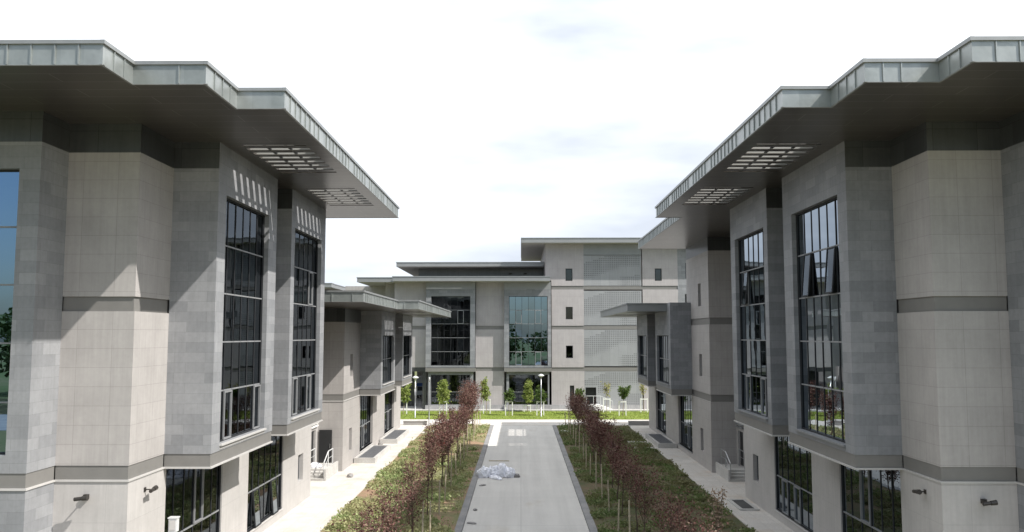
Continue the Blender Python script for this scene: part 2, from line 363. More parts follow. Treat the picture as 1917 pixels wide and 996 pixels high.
def bumpy(x0, x1, y0, y1, step, amp, base):
    m = MB(); nx = int((x1-x0)/step)+1; ny = int((y1-y0)/step)+1
    r = random.Random(3)
    ph = [(r.uniform(.3, 1.6), r.uniform(.2, 1.2), r.uniform(0, 6)) for _ in range(6)]
    for j in range(ny):
        for i in range(nx):
            x = x0+(x1-x0)*i/(nx-1); y = y0+(y1-y0)*j/(ny-1)
            e = 0 if i in (0, nx-1) or j in (0, ny-1) else 1
            z = base + e*amp*(sum(math.sin(a*x*2+b_*y*2+c) for a, b_, c in ph)/6 + .5*r.random())
            m.v.append((x, y, z))
    for j in range(ny-1):
        for i in range(nx-1):
            k = j*nx+i; m.f.append((k, k+1, k+nx+1, k+nx))
    return m
tag(bumpy(-8.15, -2.72, 6, 74.9, .35, .06, .06).build('flower_bed', 'soil_sunlit'), kind='structure')
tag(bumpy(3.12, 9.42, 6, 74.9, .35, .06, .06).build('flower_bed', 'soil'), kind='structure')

# ------------------------------------------------------------------ windows
def window(root, side, kind, c, a0, a1, z0, z1, ncol, rows, inset=.20, light=False, vents=(), opens=(), room=4.0, slabs=(), blinds=0, seed=0, label=None, fr='frame_dark', gm=None):
    """glazing in a wall hole. rows: list of transom heights between z0 and z1. vents/opens: (col,row) cells."""
    r = random.Random(seed*13+5)
    m = MB(side)
    def bx(mm, p, q, za, zb, d0, d1):
        if kind == 'side': mm.ubox(c+d0, c+d1, p, q, za, zb)
        else: mm.ubox(p, q, c+d0, c+d1, za, zb)
    i0 = inset; T = .05
    bx(m, a0, a1, z0, z0+T, i0-.04, i0+.06); bx(m, a0, a1, z1-T, z1, i0-.04, i0+.06)
    bx(m, a0, a0+T, z0+T, z1-T, i0-.04, i0+.06); bx(m, a1-T, a1, z0+T, z1-T, i0-.04, i0+.06)
    cols = [a0+(a1-a0)*k/ncol for k in range(ncol+1)]; rz = [z0]+list(rows)+[z1]
    for x in cols[1:-1]: bx(m, x-.017, x+.017, z0+T, z1-T, i0-.012, i0+.05)
    f = m.build('window', fr, root)
    if label: f['label'] = label
    m = MB(side)
    for z in rz[1:-1]:
        for k in range(ncol): bx(m, cols[k]+.018, cols[k+1]-.018, z-.022, z+.022, i0-.02, i0+.045)
    for (ci, ri) in vents:
        p, q, y, z = cols[ci]+.024, cols[ci+1]-.024, rz[ri]+.03, rz[ri+1]-.03
        for (aa, bb, cc, dd) in ((p, q, y, y+.05), (p, q, z-.05, z), (p, p+.05, y+.05, z-.05), (q-.05, q, y+.05, z-.05)): bx(m, aa, bb, cc, dd, i0-.05, i0+.03)
    if m.v: m.build('transom', 'frame_light', f)
    m = MB(side)
    for k in range(ncol):
        for j in range(len(rz)-1):
            if (k, j) in opens: continue
            p, q, y, z = cols[k]+.01, cols[k+1]-.01, rz[j]+.01, rz[j+1]-.01
            d = [i0+.01+r.uniform(-.0035, .0035) for _ in range(3)]; d.append(d[0]+d[2]-d[1])
            if kind == 'side': m.quad((m.X(c+d[0]), p, y), (m.X(c+d[1]), q, y), (m.X(c+d[2]), q, z), (m.X(c+d[3]), p, z))
            else: m.quad((m.X(p), c+d[0], y), (m.X(q), c+d[1], y), (m.X(q), c+d[2], z), (m.X(p), c+d[3], z))
    m.build('pane', gm or ('coated_glass' if kind == 'front' else 'glass'), f)
    for (k, j) in opens:                  # top-hung sash pushed outwards
        p, q, y, z = cols[k]+.04, cols[k+1]-.04, rz[j]+.04, rz[j+1]-.04
        m = MB(side); ang = .09; dz = z-y
        def Pt(a, h, d=0):               # h measured down from the hinge
            dd = c+i0-.03-math.sin(ang)*h+d; zz = z-math.cos(ang)*h
            return (m.X(dd), a, zz) if kind == 'side' else (m.X(a), dd, zz)
        for (a, h, b2, h2) in ((p, 0, q, 0), (p, dz, q, dz), (p, 0, p, dz), (q, 0, q, dz)): m.tube(Pt(a, h), Pt(b2, h2), .03, k=4)
        sh = m.build('open_sash', 'frame_dark', f)
        m2 = MB(side); m2.quad(Pt(p, 0), Pt(q, 0), Pt(q, dz), Pt(p, dz)); g_ = m2.build('open_pane', 'glass', f)
    if room:
        m = MB(side); e = .05
        zs = [z0-.3]+list(slabs)+[z1+.2]
        bx(m, a0-.4, a1+.4, zs[0]-.05, zs[-1]+.05, room, room+.05)                       # back wall
        bx(m, a0-.45, a0-.4, zs[0], zs[-1], i0+.10, room); bx(m, a1+.4, a1+.45, zs[0], zs[-1], i0+.10, room)
        for k, z in enumerate(zs): bx(m, a0-.4, a1+.4, z-(.2 if 0 < k < len(zs)-1 else .02), z+.02, i0+.10, room)
        ro = m.build('room', 'interior', root)
        m = MB(side)                      # desks, cupboards and partition uprights standing in the room
        for zf in zs[:-1]:
            for _ in range(3):
                a = r.uniform(a0, a1-.8); d = r.uniform(1.0, room-.8); bx(m, a, a+r.uniform(.5, 1.1), zf+.03, zf+r.uniform(.7, 1.9), d, d+.45)
        m.build('furniture', 'interior_dark', ro)
        if blinds:
            m = MB(side)
            for _ in range(blinds):
                k = r.randrange(ncol); j = r.randrange(len(rz)-1); p, q = cols[k]+.05, cols[k+1]-.05
                zt = rz[j+1]-.04; zb = rz[j]+.05+r.choice((0, 0, .5))*(rz[j+1]-rz[j])
                s_ = 5
                for t in range(s_):      # pleats
                    pa = p+(q-p)*t/s_; pb = p+(q-p)*(t+.8)/s_; bx(m, pa, pb, zb, zt, i0+.16, i0+.18)
            m.build('blind', 'blind', f)
    return f
def slit(root, side, c, a0, a1, z0, z1):
    m = MB(side)
    for (p, q, y, z) in ((a0, a0+.05, z0, z1), (a1-.05, a1, z0, z1), (a0+.05, a1-.05, z0, z0+.05), (a0+.05, a1-.05, z1-.05, z1)): m.ubox(c+.17, c+.24, p, q, y, z)
    f = m.build('slit_window', 'frame_light', root)
    m = MB(side); m.ubox(c+.20, c+.215, a0+.05, a1-.05, z0+.05, z1-.05); m.build('pane', 'glass', f)
    m = MB(side); m.ubox(c+.235, c+.245, a0+.05, a1-.05, z0+.05, z1-.05); m.build('blind', 'blind', f)

# ------------------------------------------------------------------ roofs
def roof(root, side, rects, holes, zs, zt, seam=.5, mat='zinc', louvre=True, fin_n=7, bars=3, soffit='soffit'):
    """slab made of the union of rects (u0,u1,y0,y1) less holes"""
    U = sorted({v for r_ in rects+holes for v in r_[:2]}); Y = sorted({v for r_ in rects+holes for v in r_[2:]})
    def inn(i, j):
        if i < 0 or j < 0 or i >= len(U)-1 or j >= len(Y)-1: return 0
        u = (U[i]+U[i+1])/2; y = (Y[j]+Y[j+1])/2
        if any(h[0] < u < h[1] and h[2] < y < h[3] for h in holes): return 2
        return 1 if any(h[0] < u < h[1] and h[2] < y < h[3] for h in rects) else 0
    top = MB(side); fa = MB(side); sf = MB(side); cp = MB(side)
    for i in range(len(U)-1):
        for j in range(len(Y)-1):
            if inn(i, j) != 1: continue
            a, b, y0, y1 = U[i], U[i+1], Y[j], Y[j+1]; X = top.X
            top.quad((X(a), y0, zt-.05), (X(b), y0, zt-.05), (X(b), y1, zt-.05), (X(a), y1, zt-.05))
            sf.quad((X(a), y0, zs), (X(b), y0, zs), (X(b), y1, zs), (X(a), y1, zs))
            for (di, dj) in ((-1, 0), (1, 0), (0, -1), (0, 1)):
                k = inn(i+di, j+dj)
                if k == 1: continue
                tgt = fa if k == 0 else sf
                if di: u = a if di < 0 else b; p, q = (X(u), y0), (X(u), y1); nrm = (side*di, 0)
                else: y = y0 if dj < 0 else y1; p, q = (X(a), y), (X(b), y); nrm = (0, dj)
                tgt.quad((*p, zs), (*q, zs), (*q, zt), (*p, zt))
                if k == 0:
                    L = math.hypot(q[0]-p[0], q[1]-p[1]); ex, ey = nrm
                    if seam:
                        nn_ = max(1, round(L/seam))
                        for t in range(1, nn_):
                            cx = p[0]+(q[0]-p[0])*t/nn_; cy = p[1]+(q[1]-p[1])*t/nn_
                            w_ = .014
                            if ex: fa.box(cx, cx+ex*.03, cy-w_, cy+w_, zs+.01, zt-.085)
                            else: fa.box(cx-w_, cx+w_, cy, cy+ey*.03, zs+.01, zt-.085)
                    # capping strip along the top, proud of the fascia, and a drip edge at the bottom
                    lo = 0 if inn(i-abs(dj), j-abs(di)) == 1 and inn(i-abs(dj)+di, j-abs(di)+dj) != 1 else .05
                    hi = 0 if inn(i+abs(dj), j+abs(di)) == 1 and inn(i+abs(dj)+di, j+abs(di)+dj) != 1 else .05
                    if dj and side < 0: p, q, lo, hi = q, p, hi, lo
                    for (za, zb, pr) in ((zt-.075, zt+.012, .05), (zs-.012, zs+.008, .02)):
                        if ex: cp.box(p[0]-ex*.04, p[0]+ex*pr, p[1]-lo, q[1]+hi, za, zb)
                        else: cp.box(min(p[0], q[0])-lo*.9, max(p[0], q[0])+hi*.9, p[1]-ey*.04, p[1]+ey*(pr-.003), za+.002, zb-.002)
    o = top.build('roof', 'roof_gravel', root)
    fa.build('fascia', mat, o); sf.build('soffit', soffit, o); cp.build('coping', 'zinc_cap', o)
    for h in holes:
        m = MB(side); u0, u1, y0, y1 = h; st = (y1-y0)/fin_n
        for k in range(fin_n):
            yc = y0+st*(k+.5); m.ubox(u0, u1, yc-.085, yc+.085, zs+.03, zt-.09)
        mb_ = MB(side)
        for k in range(1, bars):
            uc = u0+(u1-u0)*k/bars
            for q in range(fin_n+1):
                ya = y0+st*(q-.5)+.102; yb = y0+st*(q+.5)-.102
                mb_.ubox(uc-.045, uc+.045, max(ya+.05, y0), min(yb-.05, y1), zs+.03, zs+.06)
        lv = m.build('louvre', 'fin', o)
        m = MB(side)
        for k in range(fin_n):
            yc = y0+st*(k+.5); m.ubox(u0, u1, yc-.15, yc+.15, zs+.006, zs+.026)
        m.build('louvre_shade_plate', 'soffit', lv.parent)  # added dark plates: shade the fin undersides and narrow the light slits
        mb_.build('louvre_bar', 'frame_dark', o)
    return o

# ------------------------------------------------------------------ the near three-storey buildings
ZS, ZT = 13.8, 14.33
ROWS5 = [6.3, 7.8, 9.3, 10.8]
def belts(root, side, pts, z0=4.15, z1=4.55):
    """string course round a stepped outline: pts = list of ('side',u,y0,y1) or ('front',y,u0,u1) ('back',...)"""
    m = MB(side); t_ = MB(side)
    for i_, (kind, c, a, b) in enumerate(pts):
        if kind == 'side':
            if i_ and pts[i_-1][0] == 'front': a += .252
            if i_+1 < len(pts) and pts[i_+1][0] == 'back': b -= .252
            m.ubox(c+.02, c+.25, a, b, z0+.03, z1); t_.ubox(c-.03, c+.25, a, b, z0-.02, z0+.03)
        elif kind == 'front':
            m.ubox(a+.02, b, c+.02, c+.25, z0+.03, z1-.001); t_.ubox(a-.03, b, c-.03, c+.25, z0-.021, z0+.029)
        else:
            m.ubox(a+.02, b, c-.25, c-.02, z0+.03, z1-.001); t_.ubox(a-.028, b, c-.25, c+.028, z0-.021, z0+.029)
    o = m.build('string_course', 'belt', root); t_.build('drip_edge', 'trim', o)
def main_building(side):
    left = side < 0
    root = empty('office_building', (AX+side*12, 30, 0))
    sd = 'left' if left else 'right'
    tag(root, 'three-storey grey stone and beige office building on the sunlit left side of the road' if left else
        'three-storey grey stone and beige office building in shade on the right side of the road', 'building')
    FZ = 13.0                                        # underside of the dark frieze
    # --- stone
    m = MB(side)
    aw = (13.25, 17.2, 5.0, 12.3)
    m.wall('front', 21.1, 12.7, 26, 4.55, FZ, [aw]); m.wall('side', 12.7, 21.1, 22.4, 4.55, FZ)
    w1 = (25.3, 29.65, 4.75, 12.3); w2 = (33.1, 37.55, 4.75, 12.3)
    m.wall('side', 9.36, 24.6, 30.6, 4.55, FZ, [w1], .3); m.wall('side', 9.36, 32.6, 38.3, 4.55, FZ, [w2], .3)
    m.wall('front', 24.6, 9.36, 10.73, 4.55, FZ); m.wall('front', 32.6, 9.36, 10.73, 4.55, FZ)
    m.wall('back', 30.6, 9.36, 10.73, 4.55, FZ); m.wall('back', 38.3, 9.36, 10.73, 4.55, FZ)
    m.wall('side', 10.73, 30.6, 32.6, 4.55, FZ); m.wall('side', 10.73, 38.3, 41.9, 4.55, FZ)
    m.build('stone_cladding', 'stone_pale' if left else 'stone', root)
    # --- beige
    m = MB(side)
    for za, zb in ((4.55, 8.65), (9.05, FZ)):
        m.wall('front', 22.4, 10.73, 12.7, za, zb); m.wall('side', 10.73, 22.4, 24.6, za, zb)
    m.wall('back', 41.9, 10.73, 12.2, 4.55, FZ); m.wall('side', 12.2, 41.9, 49.3, 4.55, FZ)
    m.wall('back', 49.3 if left else 49.1, 12.2, 26, 0, ZS) if left else None
    m.build('wall', 'beige', root)
    # --- recessed band and frieze
    m = MB(side)
    m.wall('front', 22.45, 10.78, 12.7, 8.65, 9.05, (), .18); m.wall('side', 10.78, 22.45, 24.6, 8.65, 9.05, (), .18)
    m.build('recessed_band', 'belt', root)
    m = MB(side)
    for a in (('front', 21.1, 12.7, 26), ('side', 12.7, 21.1, 22.4), ('front', 22.4, 10.73, 12.7), ('side', 10.73, 22.4, 24.6), ('front', 24.6, 9.36, 10.73),
              ('side', 9.36, 24.6, 30.6), ('back', 30.6, 9.36, 10.73), ('side', 10.73, 30.6, 32.6), ('front', 32.6, 9.36, 10.73), ('side', 9.36, 32.6, 38.3),
              ('back', 38.3, 9.36, 10.73), ('side', 10.73, 38.3, 41.9), ('back', 41.9, 10.73, 12.2), ('side', 12.2, 41.9, 49.3)):
        if a[0] == 'side' and a[1] == 9.36: continue
        m.wall(*a, FZ, ZS)
    m.build('frieze', 'frieze', root)
    m = MB(side)
    m.wall('side', 9.36, 24.6, 30.6, FZ, ZS, (), .3); m.wall('side', 9.36, 32.6, 38.3, FZ, ZS, (), .3)
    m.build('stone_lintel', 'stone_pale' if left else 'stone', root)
    # --- ground storey
    m = MB(side)
    g1 = (24.8, 29.5, .5, 4.14); g2 = (32.3, 37.0, .5, 4.14); sl_ = (39.5, 40.4, 1.15, 2.4)
    m.wall('side', 10.73, 22.4, 41.9, 0, 4.15, [g1, g2, sl_], .3); m.wall('front', 22.4, 10.73, 12.7, 0, 4.15)
    dr = (47.7, 48.8, .6, 2.55)
    m.wall('back', 41.9, 10.73, 12.2, 0, 4.15); m.wall('side', 12.2, 41.9, 49.3, 0, 4.15, [dr])
    m.build('base_wall', 'beige_base', root)
    m = MB(side)
    ag = (13.6, 17.2, .3, 3.75)
    m.wall('front', 21.1, 12.7, 26, 0, 4.15, [ag]); m.wall('side', 12.7, 21.1, 22.4, 0, 4.15)
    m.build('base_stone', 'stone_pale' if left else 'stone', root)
    m = MB(side); m.ubox(9.38, 10.71, 24.62, 30.58, 4.12, 4.16); m.ubox(9.38, 10.71, 32.62, 38.28, 4.12, 4.16); m.build('bay_underside', 'render_grey', root)
    # sill under the ground-floor glazing
    m = MB(side); m.ubox(10.68, 10.99, g1[0]-.05, g1[1]+.05, .44, .498); m.ubox(10.68, 10.99, g2[0]-.05, g2[1]+.05, .44, .498); m.build('sill', 'trim', root)
    m = MB(side)
    for w_ in (w1, w2):
        m.ubox(9.28, 9.62, w_[0]-.02, w_[1]+.02, w_[2]-.06, w_[2]-.004)
        m.ubox(9.345, 9.40, w_[0], w_[1], w_[2]-.16, w_[2]-.065)
    m.build('window_sill', 'trim' if left else 'frame_light', root)
    belts(root, side, [('front', 21.1, 12.7, 26), ('side', 12.7, 21.1, 22.4), ('front', 22.4, 10.73, 12.7), ('side', 10.73, 22.4, 24.6), ('front', 24.6, 9.36, 10.73),
          ('side', 9.36, 24.6, 30.6), ('back', 30.6, 9.36, 10.73), ('side', 10.73, 30.6, 32.6), ('front', 32.6, 9.36, 10.73), ('side', 9.36, 32.6, 38.3), ('back', 38.3, 9.36, 10.73),
          ('side', 10.73, 38.3, 41.9), ('back', 41.9, 10.73, 12.2), ('side', 12.2, 42.1, 49.0)])
    # --- hidden sides so that the block is closed
    m = MB(side); m.wall('back', 49.29, 12.5, 26, 0, ZS, (), .2); m.ubox(25.75, 26, 21.4, 49.0, 0, ZS); m.build('rear_wall', 'beige', root)
    # --- windows
    window(root, side, 'side', 9.36, *w1[:2], w1[2], w1[3], 6, ROWS5, vents=((1, 0), (5, 0)) if left else (), opens=() if left else ((1, 3), (4, 3)), slabs=(8.75,), room=4.2, blinds=7, seed=1+left)
    window(root, side, 'side', 9.36, *w2[:2], w2[2], w2[3], 6, ROWS5, vents=((1, 0), (4, 0), (4, 3)), opens=() if left else ((4, 3),), slabs=(8.75,), room=4.2, blinds=8, seed=3+left)
    window(root, side, 'front', 21.1, aw[0], aw[1], aw[2], aw[3], 4, [6.3, 7.8, 9.3, 10.8], slabs=(8.75,), room=4, seed=5)
    window(root, side, 'front', 21.1, ag[0], ag[1], ag[2], ag[3], 4, [1.9], room=4, seed=6)
    window(root, side, 'side', 10.73, g1[0], g1[1], g1[2], g1[3], 6, [1.95], inset=.09, vents=((3, 1),), opens=(), room=5, blinds=2, seed=7+left)
    window(root, side, 'side', 10.73, g2[0], g2[1], g2[2], g2[3], 6, [1.95], inset=.09, opens=((1, 0), (4, 0)) if left else (), vents=((2, 0), (4, 0)) if not left else (), room=5, blinds=5, seed=9+left)
    slit(root, side, 10.73, *sl_)
    # --- side door, its steps' landing door and the vent above
    m = MB(side); m.ubox(12.32, 12.38, dr[0], dr[1], dr[2], dr[3]); d_ = m.build('door', 'door_dark', root)
    m = MB(side); m.tube((m.X(12.28), dr[0]+.15, 1.5), (m.X(12.28), dr[0]+.15, 1.75), .015); m.build('handle', 'steel', d_)
    m = MB(side)
    for k in range(5): m.ubox(12.08, 12.198, 47.5, 49.0, 2.75+k*.17, 2.83+k*.17)
    m.build('vent_grille', 'white_paint' if left else 'frame_light', root)
    # --- roof
    H1 = (6.88, 8.85, 25.0, 29.35); H2 = (6.88, 8.85, 32.45, 36.9)
    rects = [(9.3, 26, 17.4, 18.8), (7.6, 26, 18.8, 20.9), (6.37, 26, 20.9, 40.87)]
    if left: rects += [(12.4, 26, 40.87, 50)]
    else: rects += [(7.6, 26, 40.87, 55.85)]
    roof(root, side, rects, [H1, H2], ZS, ZT)
    if not left:                                     # three-storey middle volume beyond the steps
        m = MB(side)
        so_ = [(51.2, 52.0, 9.8, 11.2), (51.2, 52.0, 5.5, 6.85)]
        for za, zb in ((4.55, 8.65), (9.05, FZ)):
            m.wall('side', 10.73, 49.1, 54.2, za, zb, [h for h in so_ if za < h[2] < zb], .3); m.wall('front', 49.1, 10.73, 12.6, za, zb)
        m.wall('side', 10.73, 54.2, 55.6, 10.14, FZ); m.wall('back', 55.6, 10.73, 26, 9.6, FZ)
        m.wall('side', 10.73, 49.1, 54.2, 0, 4.15, [(51.2, 52.0, 1.0, 2.36)], .3); m.wall('front', 49.1, 10.73, 12.6, 0, 4.15)
        m.build('wall', 'beige', root)
        for h in so_+[(51.2, 52.0, 1.0, 2.36)]: slit(root, side, 10.73, *h)
        m = MB(side); m.wall('side', 10.78, 49.15, 54.2, 8.65, 9.05, (), .18); m.wall('front', 49.15, 10.78, 12.6, 8.65, 9.05, (), .18)
        m.wall('side', 10.78, 49.15, 54.2, 4.15, 4.55, (), .18); m.wall('front', 49.15, 10.78, 12.6, 4.15, 4.55, (), .18); m.build('recessed_band', 'belt', root)
        m = MB(side); m.wall('side', 10.73, 49.1, 55.6, FZ, ZS); m.wall('front', 49.1, 10.73, 12.6, FZ, ZS); m.build('frieze', 'frieze', root)
    # --- service lights fixed on the wall (parts of the facade, bracket and head)
    return root
L1 = main_building(-1); R1 = main_building(1)

# ------------------------------------------------------------------ the lower two-storey wings
def low_wing(side):
    left = side < 0
    root = empty('office_wing', (AX+side*12, 60, 0))
    tag(root, 'lower two-storey office wing with a wide flat canopy, left of the path, in sun' if left else
        'lower two-storey office wing with a dark flat canopy, right of the path, in shade', 'building')
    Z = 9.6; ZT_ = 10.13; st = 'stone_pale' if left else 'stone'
    w1 = (54.85, 59.6, 4.8, 8.0); w2 = (64.5, 69.1, 4.8, 8.0)
    m = MB(side)
    m.wall('side', 9.36, 54.2, 60.2, 4.55, Z, [w1], .3); m.wall('side', 9.36, 64.0, 69.7, 4.55, Z, [w2], .3)
    m.wall('front', 54.2, 9.36, 10.73, 4.55, Z if left else ZT_); m.wall('front', 64.0, 9.36, 10.73, 4.55, Z)
    m.wall('back', 60.2, 9.36, 10.73, 4.55, Z); m.wall('back', 69.7, 9.36, 10.73, 4.55, Z); m.wall('side', 10.73, 60.2, 64.0, 4.55, Z)
    if not left: m.wall('side', 9.36, 54.2, 55.3, Z, ZT_, (), .3)
    m.build('stone_cladding', st, root)
    m = MB(side)
    g1 = (54.5, 59.2, .5, 4.14); g2 = (64.3, 69.0, .5, 4.14)
    if left:
        s1 = (51.1, 51.95, 5.5, 6.85); s2 = (51.1, 51.95, 1.0, 2.36)
        m.wall('side', 10.73, 49.3, 54.2, 4.55, Z, [s1], .3); m.wall('front', 49.3, 10.73, 26, 4.55, Z)
        m.wall('side', 10.73, 49.3, 72.8, 0, 4.15, [s2, g1, g2], .3); m.wall('front', 49.3, 10.73, 26, 0, 4.15)
        slit(root, side, 10.73, *s1); slit(root, side, 10.73, *s2)
    else: m.wall('side', 10.73, 54.2, 72.8, 0, 4.15, [g1, g2], .3)
    m.wall('back', 72.8, 10.73, 26, 0, 4.15); m.wall('side', 10.73, 69.7, 72.8, 4.55, Z); m.wall('back', 72.8, 10.73, 26, 4.55, Z); m.ubox(25.7, 26, 49.7 if left else 56, 72.5, 0, Z)
    m.build('wall', 'beige', root)
    b_ = [('front', 54.2, 9.36, 10.73), ('side', 9.36, 54.2, 60.2), ('back', 60.2, 9.36, 10.73), ('side', 10.73, 60.2, 64.0), ('front', 64.0, 9.36, 10.73),
          ('side', 9.36, 64.0, 69.7), ('back', 69.7, 9.36, 10.73), ('side', 10.73, 69.7, 72.8)]
    if left: b_ += [('front', 49.3, 10.73, 26), ('side', 10.73, 49.3, 54.2)]
    belts(root, side, b_)
    m = MB(side); m.ubox(9.38, 10.71, 54.22, 60.18, 4.12, 4.16); m.ubox(9.38, 10.71, 64.02, 69.68, 4.12, 4.16); m.build('bay_underside', 'render_grey', root)
    m = MB(side)
    for w_ in (w1, w2): m.ubox(9.28, 9.62, w_[0]-.02, w_[1]+.02, w_[2]-.06, w_[2]-.004)
    for w_ in (g1, g2): m.ubox(10.68, 10.99, w_[0]-.05, w_[1]+.05, .44, .498)
    m.build('window_sill', 'trim' if left else 'frame_light', root)
    if left:
        m = MB(side); m.wall('front', 49.27, 10.71, 26, 8.8, 9.598, (), .02); m.wall('side', 10.705, 49.27, 54.2, 8.8, 9.598, (), .02); m.build('frieze', 'frieze', root)
    window(root, side, 'side', 9.36, *w1, 6, [6.4], slabs=(), room=4, blinds=2, seed=11+left)
    window(root, side, 'side', 9.36, *w2, 6, [6.4], slabs=(), room=4, blinds=3, seed=13+left)
    window(root, side, 'side', 10.73, *g1, 6, [2.0], vents=((2, 0),), room=4, blinds=4, seed=15+left)
    window(root, side, 'side', 10.73, *g2, 6, [2.0], vents=((3, 0),), room=4, blinds=2, seed=17+left)
    H = [(6.95, 8.85, 54.6, 59.0), (6.95, 8.85, 63.4, 68.6)]
    if left: rects = [(7.8, 10.7, 39.6, 42.0), (7.8, 12.15, 42.0, 49.3), (7.8, 26, 49.3, 50.5), (6.5, 26, 50.5, 73.8)]
    else: rects = [(6.75, 26, 55.7, 74.0), (6.75, 10.7, 55.3, 55.7)]; H = [(7.1, 8.85, 56.1, 59.4), H[1]]
    roof(root, side, rects, H, Z, ZT_, seam=.5 if left else None, mat='zinc' if left else 'zinc_flat')
    if left:                                          # dark door leaf standing open against the end wall
        m = MB(side); m.ubox(11.35, 12.1, 49.20, 49.255, .62, 2.5); d_ = m.build('door', 'door_dark', root)
        m = MB(side); m.tube((m.X(11.45), 49.17, 1.45), (m.X(11.45), 49.17, 1.7), .015); m.build('handle', 'steel', d_)
    return root
L2 = low_wing(-1); R2 = low_wing(1)

# ------------------------------------------------------------------ far four-storey building across the lawn
def far_building():
    root = empty('office_building', (0, 91, 0))
    tag(root, 'long grey office building across the lawn, with perforated screens and a raised four-storey block', 'building')
    Y = 91.0; m = MB(1)
    k = lambda x: (x-975)*.0583-AX                    # photo column at the facade's own distance -> u
    def col_(x0, x1, z0, z1, holes=()): m.wall('front', Y, k(x0), k(x1), z0, z1, holes, .3)
    # beige parts
    for za, zb in ((4.55, 8.65), (9.05, 13.8)): col_(738, 798.5, za, zb)
    for za, zb in ((.5, 4.15), (4.55, 8.65), (9.05, 13.8)): col_(891, 944, za, zb)
    win = [(4.9-AX, 5.66-AX, 13.95, 15.3), (4.9-AX, 5.66-AX, 9.75, 11.1), (4.9-AX, 5.66-AX, 5.55, 6.9)]
    wr = [(14.65-AX, 15.4-AX, 13.95, 15.3), (14.65-AX, 15.4-AX, 9.75, 11.1), (14.65-AX, 15.4-AX, 5.55, 6.9)]
    gdoor = (5.3-AX, 5.78-AX, .55, 2.6)
    for za, zb in ((.08, 4.15), (4.55, 8.65), (9.05, 13.0), (13.4, 18.0)):
        col_(1032, 1093, za, zb, [h for h in win+[gdoor] if za < h[2] < zb]); col_(1203, 1269, za, zb, [h for h in wr if za < h[2] < zb])
    m.wall('side', 2.65-AX, Y, 112, 14.3, 18.0)        # flank above the lower roof (faces west)
    m.wall('front', 93.0, k(715), k(738), 0, 13.8); m.wall('front', Y, k(1021), k(1032), 14.0, 18.0)
    m.build('wall', 'beige_far', root)
    m = MB(1)
    for z in (4.15, 8.65, 13.0):
        segs = [(1032, 1203), (1203, 1269)] + ([(738, 798.5), (891, 944)] if z < 13 else [])
        for a, b in segs: m.wall('front', Y+.06, k(a), k(b), z, z+.4, (), .2)
    m.build('recessed_band', 'belt', root)
    # stone frames, proud of the wall
    m = MB(1); gw = []
    for a, b, c, d in ((798.5, 891, 808, 881), (944, 1032, 953, 1025)):
        hu = (k(c), k(d), 4.75, 12.25); hg = (k(c), k(d), .55, 3.75); gw += [hu, hg]
        m.wall('front', Y-.55, k(a), k(b), 4.55, 13.0, [hu], .5); m.wall('front', Y-.2, k(a)+.25, k(b)-.25, .1, 4.15, [hg], .4)
        m.wall('side', k(a), Y-.55, Y, 4.55, 13.8, (), .05)
        mm = MB(1); mm.ubox(k(b)-.05, k(b), Y-.55, Y, 4.55, 13.8); mm.build('frame_return', 'stone', root)
    m.wall('front', Y, k(1269), k(1300), 0, 18.0, [(18.0-AX, 18.5-AX, 14.2, 15.9), (17.9-AX, 18.6-AX, 11.2, 12.5)], .3)
    m.build('stone_cladding', 'stone', root)
    m = MB(1)
    for a, b in ((798.5, 891), (944, 1032)):
        m.wall('front', Y-.55, k(a), k(b), 13.0, 13.8, (), .5); 
    m.wall('front', Y-.02, k(1093), k(1201), 16.8, 18.0, (), .3); m.build('frieze', 'zinc_flat', root)
    m = MB(1)
    for a, b in ((798.5, 891), (944, 1032)): m.ubox(k(a), k(b), Y-.60, Y-.02, 4.10, 4.5)
    m.build('string_course', 'belt', root)
    wo = []
    for i, h in enumerate(gw):
        up = h[2] > 2
        window(root, 1, 'front', Y-.5 if up else Y-.15, h[0], h[1], h[2], h[3], 6, [6.25, 7.75, 9.25, 10.75] if up else [1.9],
               vents=((4, 3), (1, 3), (1, 0), (4, 0)) if (up and i == 2) else ((4, 3),) if up else (), inset=.2, slabs=(8.75,) if up else (), room=5, blinds=4 if i == 2 else 2, seed=30+i, gm='coated_glass' if i == 2 else 'glass')
    def small(h, dark):
        mm = MB(1)
        for (p, q, y, z) in ((h[0], h[0]+.08, h[2], h[3]), (h[1]-.08, h[1], h[2], h[3]), (h[0]+.08, h[1]-.08, h[2], h[2]+.08), (h[0]+.08, h[1]-.08, h[3]-.08, h[3])): mm.ubox(p, q, Y+.08, Y+.16, y, z)
        f = mm.build('window', 'frame_dark', root)
        mm = MB(1); mm.ubox(h[0]+.08, h[1]-.08, Y+.12, Y+.13, h[2]+.08, h[3]-.08); mm.build('pane', 'glass', f)
        mm = MB(1); mm.ubox(h[0], h[1], Y+.27, Y+.29, h[2], h[3]); mm.build('blind', 'interior_dark' if dark else 'blind', f)
    for h in win[:2]+wr: small(h, False)
    small(win[2], True)
    for h in ((18.0-AX, 18.5-AX, 14.2, 15.9), (17.9-AX, 18.6-AX, 11.2, 12.5)): small(h, False)
    mm = MB(1); mm.ubox(gdoor[0], gdoor[1], Y+.1, Y+.15, gdoor[2], gdoor[3]); mm.build('door', 'door_dark', root)
    # perforated screens
    r = random.Random(2)
